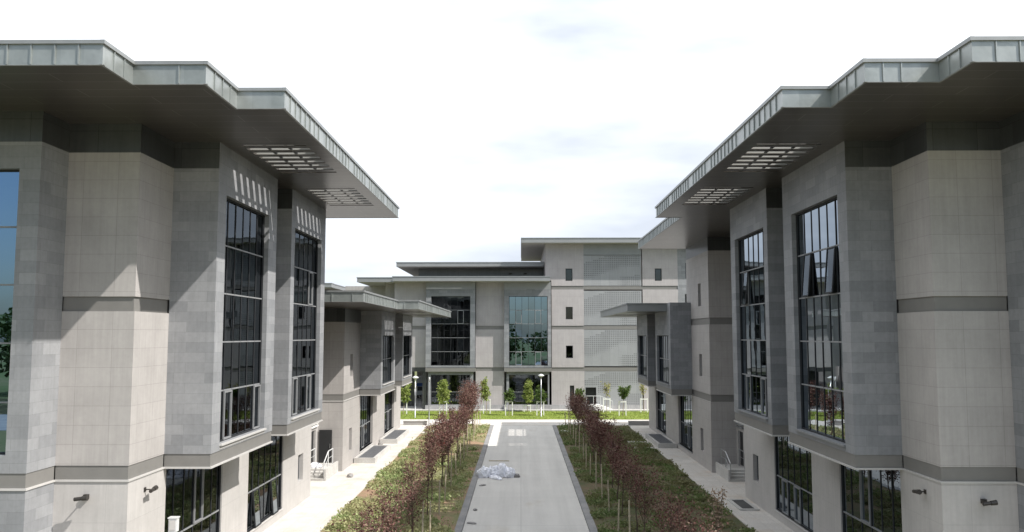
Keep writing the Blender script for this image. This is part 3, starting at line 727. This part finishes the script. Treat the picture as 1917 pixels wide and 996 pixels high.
    for si, (za, zb) in enumerate(((13.42, 16.75), (9.1, 12.86), (4.68, 8.62), (.55, 4.12))):
        mm = MB(1); hol = [(7.0-AX, 8.15-AX, .55, 2.4)] if si == 3 else []
        mm.wall('front', Y+.03, k(1093), k(1201), za, zb, hol, .08); npan = len(mm.f); st_ = .205; nx = int((k(1201)-k(1093))/st_); nz = int((zb-za)/st_)
        for i in range(nx):
            for j in range(nz):
                fx = i/nx; fz = 1-j/nz                # fz 1 = bottom row... measured from the top below
                t = 1-(j+.5)/nz                       # 0 at top? keep: depth from the top
                dtop = (nz-1-j)/nz
                lim1 = .74-.66*max(0, fx-.12) if fx < .6 else .42-.06*fx
                lim0 = max(0, .20-.55*fx)
                s_ = 0
                if lim0 <= dtop < lim1: s_ = .062*min(1, (lim1-dtop)/.16+.35)
                if fx > .58 and dtop > .70-.10*(fx-.58)/.4: s_ = max(s_, .058*min(1, (fx-.55)/.12))
                if s_ < .02: continue
                cx = k(1093)+.1+i*st_; cz = za+.1+j*st_
                if hol and hol[0][0]-.1 < cx < hol[0][1]+.1 and cz < hol[0][3]+.1: continue
                mm.quad((mm.X(cx-s_), Y+.026, cz-s_), (mm.X(cx+s_), Y+.026, cz-s_), (mm.X(cx+s_), Y+.026, cz+s_), (mm.X(cx-s_), Y+.026, cz+s_))
        scn = mm.build('perforated_screen', 'screen_panel', root); scn.data.materials.append(MATS['perforation_dark'])
        for q in range(npan, len(scn.data.polygons)): scn.data.polygons[q].material_index = 1
    mm = MB(1); mm.ubox(7.0-AX, 8.15-AX, Y+.4, Y+.5, .5, 2.45); mm.build('door', 'door_dark', root)
    # plinth, porch passage on the left
    m = MB(1); m.ubox(k(891), k(1093), Y-.12, Y, .05, .52); m.ubox(k(798.5), k(891), Y-.62, Y-.02, .05, .5); m.ubox(k(944), k(1032), Y-.64, Y-.125, .05, .54); m.ubox(k(1093), k(1201), Y-.02, Y+.1, .05, .54); m.build('plinth', 'plinth', root)
    m = MB(1); m.ubox(k(738), k(798), Y, 104, 4.1, 4.5); m.ubox(k(738), k(768), 95.0, 95.3, .05, 4.1); m.ubox(k(792), k(799), Y+.02, Y+.5, .05, 4.1); m.ubox(k(800), k(803), Y+.4, 104, .05, 4.1); m.build('passage_wall', 'frieze', root)
    # bodies behind the facade
    m = MB(1); m.ubox(k(738), k(1032), 111.5, 111.8, 0, 13.8); m.ubox(k(1269), k(1560), Y+.6, 120, 0, 13.8); m.ubox(2.9-AX, 24, 111.5, 111.8, 0, 18.0)
    m.ubox(k(620), k(715), 98, 112, 4.3, 13.8); m.build('rear_wall', 'beige', root)
    # roofs
    roof(root, 1, [(-13.7-AX, 3.13-AX, 88.7, 112), (-17.8-AX, -13.7-AX, 90.2, 112)], [(-9.9-AX, -5.4-AX, 89.1, 90.2)], 13.8, 14.3, seam=None, mat='zinc_flat', soffit='render_grey', bars=2, fin_n=2)
    roof(root, 1, [(-13.95-AX, 2.55-AX, 93.0, 111)], [], 15.72, 16.2, seam=None, mat='zinc_flat', soffit='render_grey')
    m = MB(1); m.wall('front', 96, -11.8-AX, 2.6-AX, 14.25, 15.72); m.build('clerestory_wall', 'frieze', root)
    roof(root, 1, [(.07-AX, 24, 89.5, 112)], [], 18.0, 18.52, seam=None, mat='zinc_flat', soffit='render_grey')
    roof(root, 1, [(-34, -22.8-AX, 100, 101), (-34, -22.9-AX, 101, 130), (-22.9-AX, -18.0-AX, 114, 130)], [], 13.8, 14.3, seam=None, mat='zinc_flat', soffit='render_grey')
    m = MB(1); m.ubox(-34, -25, 104, 130, 0, 13.8); m.ubox(-25, -20, 117, 130, 0, 13.8); m.build('wing_wall', 'beige', root)
    return root
FAR = far_building()

def far_stairs():
    root = empty('staircase', (8.2, 90, 0)); tag(root, 'small external staircase with a thin rail against the perforated screen', 'staircase')
    m = MB(1)
    m.box(6.95, 8.5, 90.0, 91.0, .05, .62)
    for i in range(4): m.box(8.5+i*.32, 8.82+i*.32, 90.0, 91.0, .05, .52-i*.13)
    m.build('step', 'white_paint', root)
    m = MB(1)
    m.tube((7.0, 89.98, 1.55), (8.5, 89.98, 1.55), .025); m.tube((8.5, 89.98, 1.55), (9.8, 89.98, 1.0), .025)
    for x, z, t in ((7.0, .6, 1.55), (7.75, .6, 1.55), (8.5, .6, 1.55), (9.8, .05, 1.0)): m.tube((x, 89.98, z), (x, 89.98, t), .02)
    m.build('handrail', 'lamp_white', root)
far_stairs()

# ------------------------------------------------------------------ steps between near building and wing
def entry_stairs(side):
    left = side < 0
    root = empty('staircase', (AX+side*11.5, 46.7, .1))
    tag(root, 'sunlit white entrance steps with metal handrails on the left, littered with wrapping' if left else 'shaded grey entrance steps with metal handrails on the right', 'staircase')
    m = MB(side); nst = 4
    for i in range(nst): m.ubox(11.05, 12.19, 46.1+i*.30, 46.4+i*.30, .1, .1+(i+1)*.125)
    m.ubox(11.05, 12.19, 46.1+nst*.3, 49.26 if left else 49.08, .1, .6)
    m.build('step', 'concrete_pale', root)
    for u in (11.08, 12.1):
        m = MB(side); X = m.X(u)
        pts = [(X, 46.15, 1.05), (X, 47.2, 1.55), (X, 48.3, 1.55)]
        m.tube(pts[0], pts[1], .03); m.tube(pts[1], pts[2], .03)
        m.tube((X, 46.15, .25), pts[0], .025); m.tube((X, 47.2, .6), pts[1], .025); m.tube((X, 48.3, .6), pts[2], .025)
        m.tube((X, 46.15, .7), (X, 47.2, 1.15), .012); m.tube((X, 47.2, 1.15), (X, 48.3, 1.15), .012)
        hr = m.build('handrail', 'lamp_white' if left else 'steel', root)
    m = MB(side); m.ubox(10.94, 11.04, 46.1, 49.2, .1, .72); m.build('cheek_wall', 'concrete_pale', root)
    return root
entry_stairs(-1); entry_stairs(1)

# ------------------------------------------------------------------ light wells
def light_well(side, y0, y1, label, u0=9.35, u1=10.68, h=.42):
    root = empty('light_well', (AX+side*(u0+u1)/2, (y0+y1)/2, .1)); tag(root, label, 'light well', 'light wells along the pavements')
    m = MB(side); t = .16
    m.ubox(u0, u1, y0, y0+t, .1, h); m.ubox(u0, u1, y1-t, y1, .1, h); m.ubox(u0, u0+t, y0+t, y1-t, .1, h); m.ubox(u1-t, u1, y0+t, y1-t, .1, h)
    m.build('rim', 'concrete_pale', root)
    m = MB(side)
    n_ = int((y1-y0-2*t)/.12)
    for k in range(n_): y = y0+t+(k+.5)*(y1-y0-2*t)/n_; m.ubox(u0+t, u1-t, y-.022, y+.022, h-.10, h-.05)
    for q in (.33, .66): u = u0+t+(u1-u0-2*t)*q; m.ubox(u-.02, u+.02, y0+t, y1-t, h-.14, h-.102)
    m.build('grating', 'grate', root)
    m = MB(side); m.ubox(u0+t, u1-t, y0+t, y1-t, .1, .14); m.build('pit_floor', 'interior_dark', root)
light_well(-1, 52.4, 58.6, 'grated light well with a pale rim, nearer of two below the left wing')
light_well(-1, 61.8, 68.2, 'grated light well with a pale rim, farther of two below the left wing')
light_well(1, 59.6, 65.6, 'dark grated light well with a raised rim below the right wing')
light_well(1, 38.6, 41.0, 'low dark floor grating in the pavement near the right steps', 9.6, 10.5, .16)

# ------------------------------------------------------------------ wall lights, drain box
def spot(loc, nrm, label):
    root = empty('wall_spotlight', loc); tag(root, label, 'wall light', 'spotlights on the facades')
    x, y, z = loc; nx, ny = nrm; tx, ty = -ny, nx
    m = MB(); m.box(x-.06, x+.06, y-.06, y+.06, z-.06, z+.06) ; m.build('wall_plate', 'bronze', root)
    m = MB(); m.tube((x, y, z), (x+nx*.26, y+ny*.26, z), .018); m.build('bracket', 'bronze', root)
    p = Vector((x+nx*.28, y+ny*.28, z)); t = Vector((tx, ty, .12))
    m = MB(); m.tube(p-t*.17, p+t*.02, .05); m.tube(p+t*.03, p+t*.18, .06, .07); m.build('lamp_head', 'bronze', root)
spot((-11.5, 22.36, 3.75), (0, -1), 'bronze wall spotlight casting a long shadow on the left building front')
spot((-10.46, 23.4, 3.75), (1, 0), 'bronze wall spotlight on the left building flank beside the first glazing')
spot((12.1, 22.36, 3.68), (0, -1), 'bronze wall spotlight on the front of the right building')
spot((11.08, 23.3, 3.75), (-1, 0), 'bronze wall spotlight on the right building flank near its corner')
spot((-1.2, 95.9, 15.1), (0, -1), 'tiny wall light, left of the pair on the far upper storey')
spot((.5, 95.9, 15.1), (0, -1), 'tiny wall light, right of the pair on the far upper storey')
root = empty('meter_box', (-9.85, 24.1, 0)); tag(root, 'white meter box on a pale post at the corner of the left building', 'box')
m = MB(); m.box(-9.96, -9.73, 23.96, 24.14, 2.47, 2.84); m.box(-9.98, -9.71, 23.94, 24.16, 2.84, 2.87); m.build('box', 'lamp_white', root)
m = MB(); m.tube((-9.845, 24.05, .1), (-9.845, 24.05, 2.47), .05, k=10); m.build('post', 'lamp_white', root)
m = MB(); m.box(-9.93, -9.76, 23.945, 23.957, 2.52, 2.79); m.build('door', 'trim', root)

# ------------------------------------------------------------------ lamp posts
def lamp(x, y, h, label, head=True):
    root = empty('street_lamp', (x, y, 0)); tag(root, label, 'street lamp', 'street lamps by the lawn')
    m = MB(); m.lathe((x, y, 0), [(.0, .0), (.11, .0), (.11, .05), (.05, .07), (.042, h*.5), (.032, h*.98), (0, h*.98)], 12); m.build('post', 'steel' if head else 'frame_light', root, True)
    m = MB()
    if head: m.lathe((x, y, h-.12), [(.0, -.10), (.07, -.09), (.27, .02), (.32, .06), (.28, .11), (.16, .18), (0, .24)], 20)
    else: m.lathe((x, y, h-.25), [(0, 0), (.07, 0), (.075, .35), (0, .37)], 12)
    m.build('lamp_head', 'lamp_white', root, True)
lamp(-10.3, 82, 3.95, 'mushroom-headed street lamp on the lawn before the dark passage, left wing side')
lamp(2.0, 83, 4.1, 'mushroom-headed street lamp among small trees in front of the right far glazing')
lamp(-8.1, 74.3, 4.2, 'slim grey lamp column at the end of the left planting bed', False)

# ------------------------------------------------------------------ leaves and trees
def leafcards(pts, size, seed, elong=1.5):
    r = random.Random(seed); v = []; f = []
    for p in pts:
        s = size*r.uniform(.6, 1.35); a = r.uniform(0, 6.283); b = r.uniform(-.9, .9)
        d = Vector((math.cos(a)*math.cos(b), math.sin(a)*math.cos(b), math.sin(b)))
        n_ = Vector((r.gauss(0, 1), r.gauss(0, 1), r.gauss(.6, 1))); w_ = d.cross(n_)
        if w_.length < 1e-4: continue
        w_.normalize(); up = w_.cross(d)
        p = Vector(p); i = len(v); e = s*elong
        v += [tuple(p), tuple(p+d*e*.45+w_*s*.45+up*s*.12), tuple(p+d*e), tuple(p+d*e*.45-w_*s*.45+up*s*.12)]
        f += [(i, i+1, i+2), (i, i+2, i+3)]
    return v, f
def tree_meshes(seed, h, clean, rad, nshoot, nleaf, leaf, shape='vase', leafsize=.08, bark='bark', trunk_r=.035, gap=.0):
    """local coordinates, base at the origin. returns trunk mesh and crown mesh"""
    r = random.Random(seed); t = MB(); pts = []
    lean = (r.uniform(-.08, .08), r.uniform(-.08, .08))
    top = (lean[0]*1.5, lean[1]*1.5, h*.80)
    segs = 6; prev = (0, 0, -.05); rr = trunk_r
    P = []
    for i in range(1, segs+1):
        q = i/segs; c = (top[0]*q+r.uniform(-.03, .03), top[1]*q+r.uniform(-.03, .03), top[2]*q); r2 = trunk_r*(1-.8*q)
        t.tube(prev, c, rr, r2, 6, False); prev = c; rr = r2; P.append(c)
    for s in range(nshoot):
        q = clean/top[2] + (1-clean/top[2])*(s+.3)/nshoot*.92
        q = min(q, .97); b0 = Vector((top[0]*q, top[1]*q, top[2]*q)); a = s*2.4+r.uniform(-.4, .4)
        frac = (b0.z-clean)/(top[2]-clean+1e-6)
        if shape == 'vase': out_ = rad*r.uniform(.40, 1.0)*(1-.5*frac); rise = (h-b0.z)*r.uniform(.5, 1.05)
        elif shape == 'round': out_ = rad*r.uniform(.6, 1.0)*(1-.3*abs(frac-.3)); rise = rad*r.uniform(-.15, 1.0)
        elif shape == 'column': out_ = rad*r.uniform(.5, 1.0)*(1-.65*frac); rise = r.uniform(.15, .5)
        else: out_ = rad*r.uniform(.7, 1.0); rise = (h-b0.z)*r.uniform(.7, 1.0)
        e = b0+Vector((math.cos(a)*out_, math.sin(a)*out_, rise)); mid = b0.lerp(e, .5)+Vector((math.cos(a)*out_*.18, math.sin(a)*out_*.18, -rise*.08))
        t.tube(b0, mid, .013, .009, 4, False); t.tube(mid, e, .009, .003, 4, False)
        if r.random() < gap: continue
        nl = int(nleaf/nshoot*r.uniform(.6, 1.5)); sg = r.uniform(.07, .15)*max(.6, rad)
        for _ in range(nl):
            k_ = r.random()**.75
            c = (b0.lerp(mid, k_*2) if k_ < .5 else mid.lerp(e, k_*2-1))
            pts.append(c+Vector((r.gauss(0, sg), r.gauss(0, sg), r.gauss(0, sg))))
    v, f = leafcards(pts, leafsize, seed+99)
    tm = bpy.data.meshes.new('trunk'); tm.from_pydata(t.v, [], t.f); tm.materials.append(MATS[bark]); tm.polygons.foreach_set('use_smooth', [True]*len(tm.polygons))
    cm = bpy.data.meshes.new('crown'); cm.from_pydata(v, [], f); cm.materials.append(MATS[leaf])
    return tm, cm
def put_tree(name, meshes, loc, rot, scale, label, cat, group):
    root = empty(name, loc); root.rotation_euler = (.05*math.sin(rot*7), .05*math.cos(rot*5), rot); root.scale = (scale[0], scale[0], scale[1]); tag(root, label, cat, group)
    for nm, me in zip(('trunk', 'crown'), meshes):
        o = bpy.data.objects.new(nm, me); col.objects.link(o); o.parent = root
    return root
PUR = [tree_meshes(100+i, 3.5, 1.05, 1.0, 22, 1700, 'leaf_purple', 'vase', .066) for i in range(5)]
PURS = [tree_meshes(200+i, 3.3, 1.1, 1.0, 20, 1150, 'leaf_purple', 'vase', .055, gap=.06) for i in range(4)]
ORD = ['nearest', 'second', 'third', 'fourth', 'fifth', 'sixth', 'seventh', 'eighth', 'ninth', 'tenth', 'eleventh', 'twelfth', 'thirteenth', 'fourteenth', 'fifteenth', 'sixteenth', 'seventeenth', 'eighteenth', 'nineteenth']
rt = random.Random(21)
def stake_mesh(h, seed):
    r = random.Random(seed); m = MB(); dx, dy = r.uniform(-.05, .05), r.uniform(-.05, .05)
    m.tube((0, 0, -.05), (dx, dy, h), .036, .030, 7); m.tube((dx*.7, dy*.7, h*.7), (dx*.7, dy*.7, h*.7+.06), .045, .045, 7)
    me = bpy.data.meshes.new('tree_stake'); me.from_pydata(m.v, [], m.f); me.materials.append(MATS['timber_pale']); return me
STK = [stake_mesh(1.35+.2*i, i) for i in range(4)]
for side, x0, xs in ((-1, -4.12, -3.62), (1, 4.6, 3.92)):
    nm = 'left' if side < 0 else 'right'
    for i in range(17):
        y = 21.0+i*3.25+rt.uniform(-.3, .3)
        if i in (16,): y = 73.2
        sc_ = rt.uniform(.74, 1.14); hz = (rt.uniform(.80, 1.02) if side > 0 else rt.uniform(.84, 1.08))
        if side < 0 and i >= 14: hz = 1.18
        first = 'far end' if i == 16 else ORD[i]
        lab = ('purple-leaved young tree, %s from the camera in the %s row beside the road' % (ORD[i], 'sunlit left' if side < 0 else 'shaded right')) if i < 16 else \
              ('purple-leaved young tree at the far end of the %s row, by the cross path' % ('sunlit left' if side < 0 else 'shaded right'))
        put_tree('purple_leaved_tree', (PURS[(i+(side > 0)) % 4] if i < 6 else PUR[(i*2+(side > 0)) % 5]), (x0+rt.uniform(-.2, .2), y, .06), rt.uniform(0, 6.28), (sc_, hz), lab, 'tree', 'purple-leaved trees lining the road')
        if 3 <= i <= 16:
            s = bpy.data.objects.new('tree_stake', STK[i % 4]); col.objects.link(s); s.location = (xs+rt.uniform(-.05, .05), y+.25, .05); s.rotation_euler = (0, 0, rt.uniform(0, 6))
            tag(s, 'pale timber stake on the kerb side of the %s %s-row purple tree' % (ORD[i] if i < 16 else 'farthest', nm), 'stake', 'timber tree stakes along the road')

# young trees on the far lawn, each in a white timber support
def support(x, y, label, h=1.45, w_=.34):
    root = empty('tree_support', (x, y, .05)); tag(root, label, 'tree support', 'white timber tree supports')
    for dx in (-w_, w_):
        m = MB(); m.box(x+dx-.045, x+dx+.045, y-.045, y+.045, .0, h); m.build('post', 'white_paint', root)
    m = MB(); m.box(x-w_-.05, x+w_+.05, y-.06, y-.046, h-.14, h-.04); m.box(x-w_-.05, x+w_+.05, y+.046, y+.06, h-.14, h-.04); m.build('crossbar', 'white_paint', root)
def Xof(px, Y): return (px-975)*Y/F
FT = [ # px, Y, height, clean, radius, shoots, leaves, leaf, shape, words
    (757, 85, 3.3, 1.3, .62, 22, 900, 'leaf_fresh', 'round', 'rounded bright green young tree partly behind the left wing'),
    (831, 84, 4.3, 1.1, .85, 30, 1500, 'leaf_fresh', 'column', 'tall yellow-green young tree in front of the left far glazing'),
    (912, 86, 4.2, 1.3, .62, 26, 900, 'leaf_fresh', 'column', 'tall slim yellow-green young tree just right of the left purple row'),
    (953, 84, 2.9, 1.5, .60, 18, 700, 'leaf_green', 'round', 'small ball-shaped green young tree left of the right far glazing'),
    (987, 88, 3.7, 1.0, .70, 28, 1300, 'leaf_fresh', 'column', 'bright green leafy young tree centred on the right far glazing'),
    (1011, 84, 3.1, 1.4, .66, 20, 800, 'leaf_green', 'round', 'grey-green young tree beside the mushroom lamp'),
    (1086, 85, 3.0, 1.2, .62, 20, 800, 'leaf_green', 'round', 'green young tree behind the right purple row'),
    (1134, 87.5, 3.2, 1.5, .60, 14, 170, 'leaf_yellow', 'vase', 'sparse yellowish young tree beside the small stairs'),
    (1163, 84, 2.9, 1.5, .62, 20, 800, 'leaf_green', 'fan', 'dark green bowl-shaped young tree in front of the perforated screen'),
    (1203, 87.5, 3.0, 1.7, .50, 12, 150, 'leaf_yellow', 'vase', 'nearly bare pale young tree next to the right wing corner')]
for i, (px, Y, h, cl, rad, ns, nl, lf, shp, words) in enumerate(FT):
    x = Xof(px, Y)
    put_tree('young_tree', tree_meshes(300+i, h, cl, rad, ns, nl, lf, shp, .13, 'bark_pale', .04), (x, Y, .05), i*1.3, (1, 1), words, 'tree', 'young trees on the far lawn')
    support(x, Y, 'white timber support of the '+words.split(' young tree')[0]+' tree', 1.5 if i not in (4,) else .8)

# near shrub tops at the right bottom, pale tan leaves
put_tree('young_tree', tree_meshes(444, 3.2, 1.6, .35, 9, 260, 'leaf_tan', 'vase', .07), (6.05, 26.8, .05), 0, (1, 1), 'pale tan-leaved sapling at the bottom right among the shaded planting', 'tree', None)

# low planting in the beds
def ground_cover(x0, x1, y0, y1, n_, size, seed, zfun=.10, skip=None, thin=None):
    r = random.Random(seed); pts = []
    cl = [(r.uniform(x0, x1), r.uniform(y0, y1), r.uniform(.25, .8), r.uniform(.5, 1.4)) for _ in range(int((x1-x0)*(y1-y0)*.9))]
    while len(pts) < n_:
        c = r.choice(cl); x = r.gauss(c[0], c[2]*.6); y = r.gauss(c[1], c[2]*.6)
        if not (x0 < x < x1 and y0 < y < y1): continue
        if skip and skip(x, y, r): continue
        hz = .06+abs(r.gauss(0, .10))*c[3]
        pts.append((x, y, hz))
    return leafcards(pts, size, seed+1, 1.25)
def stuff_mesh(name, vf, mat):
    m = MB(); m.v, m.f = vf; return tag(m.build(name, mat), kind='stuff')
def skL(x, y, r): return (x > -3.5 and r.random() < .6) or (x < -7.6 and r.random() < .5) or (-4.6 < x < -3.5 and r.random() < .4)
def skR(x, y, r): return (x > 8.9 and r.random() < .5) or (4.2 < x < 5.8 and r.random() < .45)
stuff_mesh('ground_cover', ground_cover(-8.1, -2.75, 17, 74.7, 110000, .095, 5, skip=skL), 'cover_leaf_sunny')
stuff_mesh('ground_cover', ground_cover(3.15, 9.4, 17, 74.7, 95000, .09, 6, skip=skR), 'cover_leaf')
r = random.Random(9)
stuff_mesh('grass', leafcards([(r.uniform(-25, 22), r.uniform(80.5, 88.8), .05) for _ in range(22000)], .06, 12, 1.6), 'lawn_blade')

# ------------------------------------------------------------------ loose things
def lump(name, loc, sx, sy, sz, seed, mat, label, cat, group=None, rough_=.25):
    import bmesh
    from mathutils import noise as nz
    bm = bmesh.new(); bmesh.ops.create_icosphere(bm, subdivisions=4, radius=1)
    for v in bm.verts:
        p = v.co.copy(); k_ = 1+rough_*nz.noise(p*1.7+Vector((seed, 0, 0)))+rough_*.8*abs(nz.noise(p*4.3+Vector((0, seed, 0))))-rough_*.35*abs(nz.noise(p*9+Vector((0, 0, seed))))
        v.co = Vector((p.x*sx*k_, p.y*sy*k_, max(-.02, (p.z*.9+.35)*sz*k_)))
    me = bpy.data.meshes.new(name); bm.to_mesh(me); bm.free(); me.materials.append(MATS[mat]); me.polygons.foreach_set('use_smooth', [False]*len(me.polygons))
    o = bpy.data.objects.new(name, me); o.location = loc; o.rotation_euler = (0, 0, seed); col.objects.link(o); return tag(o, label, cat, group)
G = 'white sacks dumped on the road'
lump('plastic_sack', (-2.1, 48.1, .02), .42, .34, .42, 1.0, 'bag_white', 'crumpled white sack at the kerb end of the heap on the road', 'sack', G)
lump('plastic_sack', (-1.55, 48.3, .02), .42, .36, .46, 2.1, 'bag_white', 'crumpled white sack, second from the kerb in the heap on the road', 'sack', G)
lump('plastic_sack', (-1.05, 48.3, .02), .40, .38, .52, 3.3, 'bag_white', 'tallest white sack in the middle of the heap on the road', 'sack', G)
lump('plastic_sack', (-.65, 48.1, .02), .36, .32, .36, 4.2, 'bag_white', 'low white sack at the road end of the heap, next to dark scraps', 'sack', G)
lump('plastic_sheet', (-1.5, 47.75, .01), .75, .22, .12, 5.2, 'bag_white', 'flat white plastic sheeting lying in front of the sack heap', 'sheeting')
lump('rubble_piece', (-.25, 48.0, .01), .20, .12, .14, 6.0, 'rubble', 'dark scrap lying right of the white sacks', 'rubble', 'rubble on the road')
lump('rubble_piece', (-2.05, 45.3, .01), .20, .07, .05, 7.0, 'rubble', 'dark lump at the left kerb just in front of the sacks', 'rubble', 'rubble on the road')
lump('rubble_piece', (-2.1, 39.0, .01), .11, .09, .06, 8.0, 'rubble', 'round grey lump at the left kerb midway below the sacks', 'rubble', 'rubble on the road')
lump('rubble_piece', (-2.1, 36.3, .01), .22, .10, .05, 9.0, 'rubble', 'grey crumbs of mortar at the left kerb nearest the camera', 'rubble', 'rubble on the road')
lump('rubble_piece', (-9.55, 47.4, .1), .22, .16, .16, 11.0, 'rubble', 'broken grey slab on the pavement at the corner of the left wing', 'rubble')
lump('rubble_piece', (-10.0, 60.2, .1), .16, .2, .3, 12.0, 'rubble', 'small grey heap on the pavement between the two left light wells', 'rubble')
lump('wrapping', (-11.6, 47.6, .6), .34, .3, .2, 13.0, 'bag_white', 'crumpled white wrapping on the landing of the left steps', 'wrapping')
m = MB(); m.box(-2.05, -.75, 54.0, 54.06, .003, .05); tag(m.build('wooden_batten', 'timber_pale'), 'thin timber batten lying across the road beyond the sacks', 'batten')
# red cabinet
root = empty('hose_cabinet', (-5.7, 60, .08)); tag(root, 'red metal cabinet with slatted door standing behind the left purple trees', 'cabinet')
m = MB(); m.box(-5.98, -5.42, 59.85, 60.15, .18, 1.22); m.build('body', 'red_paint', root)
m = MB()
for k in range(8): m.box(-5.93, -5.47, 59.80, 59.848, .27+k*.115, .33+k*.115)
m.build('door', 'red_paint', root)
m = MB(); m.box(-5.95, -5.88, 59.9, 60.1, .02, .18); m.build('leg', 'frame_dark', root)
m = MB(); m.box(-5.52, -5.45, 59.9, 60.1, .02, .18); m.build('leg', 'frame_dark', root)
# low walls at the ends of the beds
for (x0, x1, lab) in ((-10.4, -8.3, 'low grey retaining wall at the end of the left pavement'), (9.5, 11.4, 'low grey retaining wall at the end of the right pavement')):
    root = empty('retaining_wall', ((x0+x1)/2, 74.6, 0)); tag(root, lab, 'wall')
    m = MB(); m.box(x0, x1, 74.5, 74.8, .1, .42); m.build('wall', 'render_grey', root)
    m = MB(); m.box(x0-.03, x1+.03, 74.46, 74.84, .422, .48); m.build('coping', 'concrete_pale', root)
# van parked behind the passage of the far building
def van():
    x, y = -12.25, 106.0
    root = empty('delivery_van', (x, y, .06)); tag(root, 'white van with a blue band parked beyond the dark passage of the far building', 'van')
    prof = [(-1.0, .45), (-1.0, 2.5), (-.92, 2.7), (.92, 2.7), (1.0, 2.5), (1.0, .45)]
    m = MB(); L_ = 4.6
    i = 0
    for yy, s_ in ((0, .96), (.25, 1), (L_-1.1, 1), (L_, .8)):
        for px, pz in prof: m.v.append((x+px*s_, y+yy, .06+(pz if not (yy == L_ and pz > 1.5) else pz*.62)))
    for a in range(3):
        for j in range(5): q = a*6+j; m.f.append((q, q+1, q+7, q+6))
        m.f.append((a*6+5, a*6, a*6+6, a*6+11))
    m.f.append((5, 4, 3, 2, 1, 0)); m.f.append((18, 19, 20, 21, 22, 23))
    b_ = m.build('body', 'lamp_white', root)
    m = MB(); m.box(x-.97, x+.97, y-.02, y-.005, 1.62, 2.02); m.build('blue_band', 'blue_paint', root)
    m = MB(); m.box(x-.8, x-.05, y-.018, y-.004, 1.05, 1.58); m.box(x+.05, x+.8, y-.018, y-.004, 1.05, 1.58); m.build('rear_window', 'door_dark', root)
    for dx in (-.95, .75):
        for dy in (.9, 3.6):
            m = MB(); m.tube((x+dx, y+dy, .40), (x+dx+.2, y+dy, .40), .34, k=18); wh = m.build('wheel', 'rubber', root)
            m = MB(); m.tube((x+dx-.01, y+dy, .40), (x+dx+.21, y+dy, .40), .18, k=14); m.build('rim', 'steel', wh)
van()
root = empty('roof_antenna', (3.7, 96, 18.5)); tag(root, 'small antenna on the roof of the far high block', 'antenna')
m = MB(); m.tube((3.7, 96, 18.47), (3.7, 96, 18.85), .05); m.build('mast', 'frame_dark', root)
m = MB(); m.tube((3.35, 96, 18.98), (3.7, 96, 18.82), .05, .05); m.tube((3.7, 96, 18.82), (4.1, 96, 18.98), .05, .05); m.tube((3.45, 96, 18.7), (3.95, 96, 18.7), .07); m.build('arm', 'frame_dark', root)

# ------------------------------------------------------------------ woods behind the viewpoint, seen in the glass only
r = random.Random(77); pts = []
for k in range(46):
    cx = -95+k*4.3+r.uniform(-1.5, 1.5); cy = -58+r.uniform(-8, 8); hh = r.uniform(7, 11.5); rad = r.uniform(2.6, 4.2)
    for c in range(9):
        bx, by, bz = cx+r.gauss(0, rad*.45), cy+r.gauss(0, rad*.45), hh*r.uniform(.25, .95); br = rad*r.uniform(.35, .6)
        for _ in range(60):
            d = Vector((r.gauss(0, 1), r.gauss(0, 1), r.gauss(0, 1))).normalized()*br*r.uniform(.7, 1.05); pts.append((bx+d.x, by+d.y, bz+d.z))
stuff_mesh('woodland', leafcards(pts, .75, 5, 1.2), 'wood_leaf')
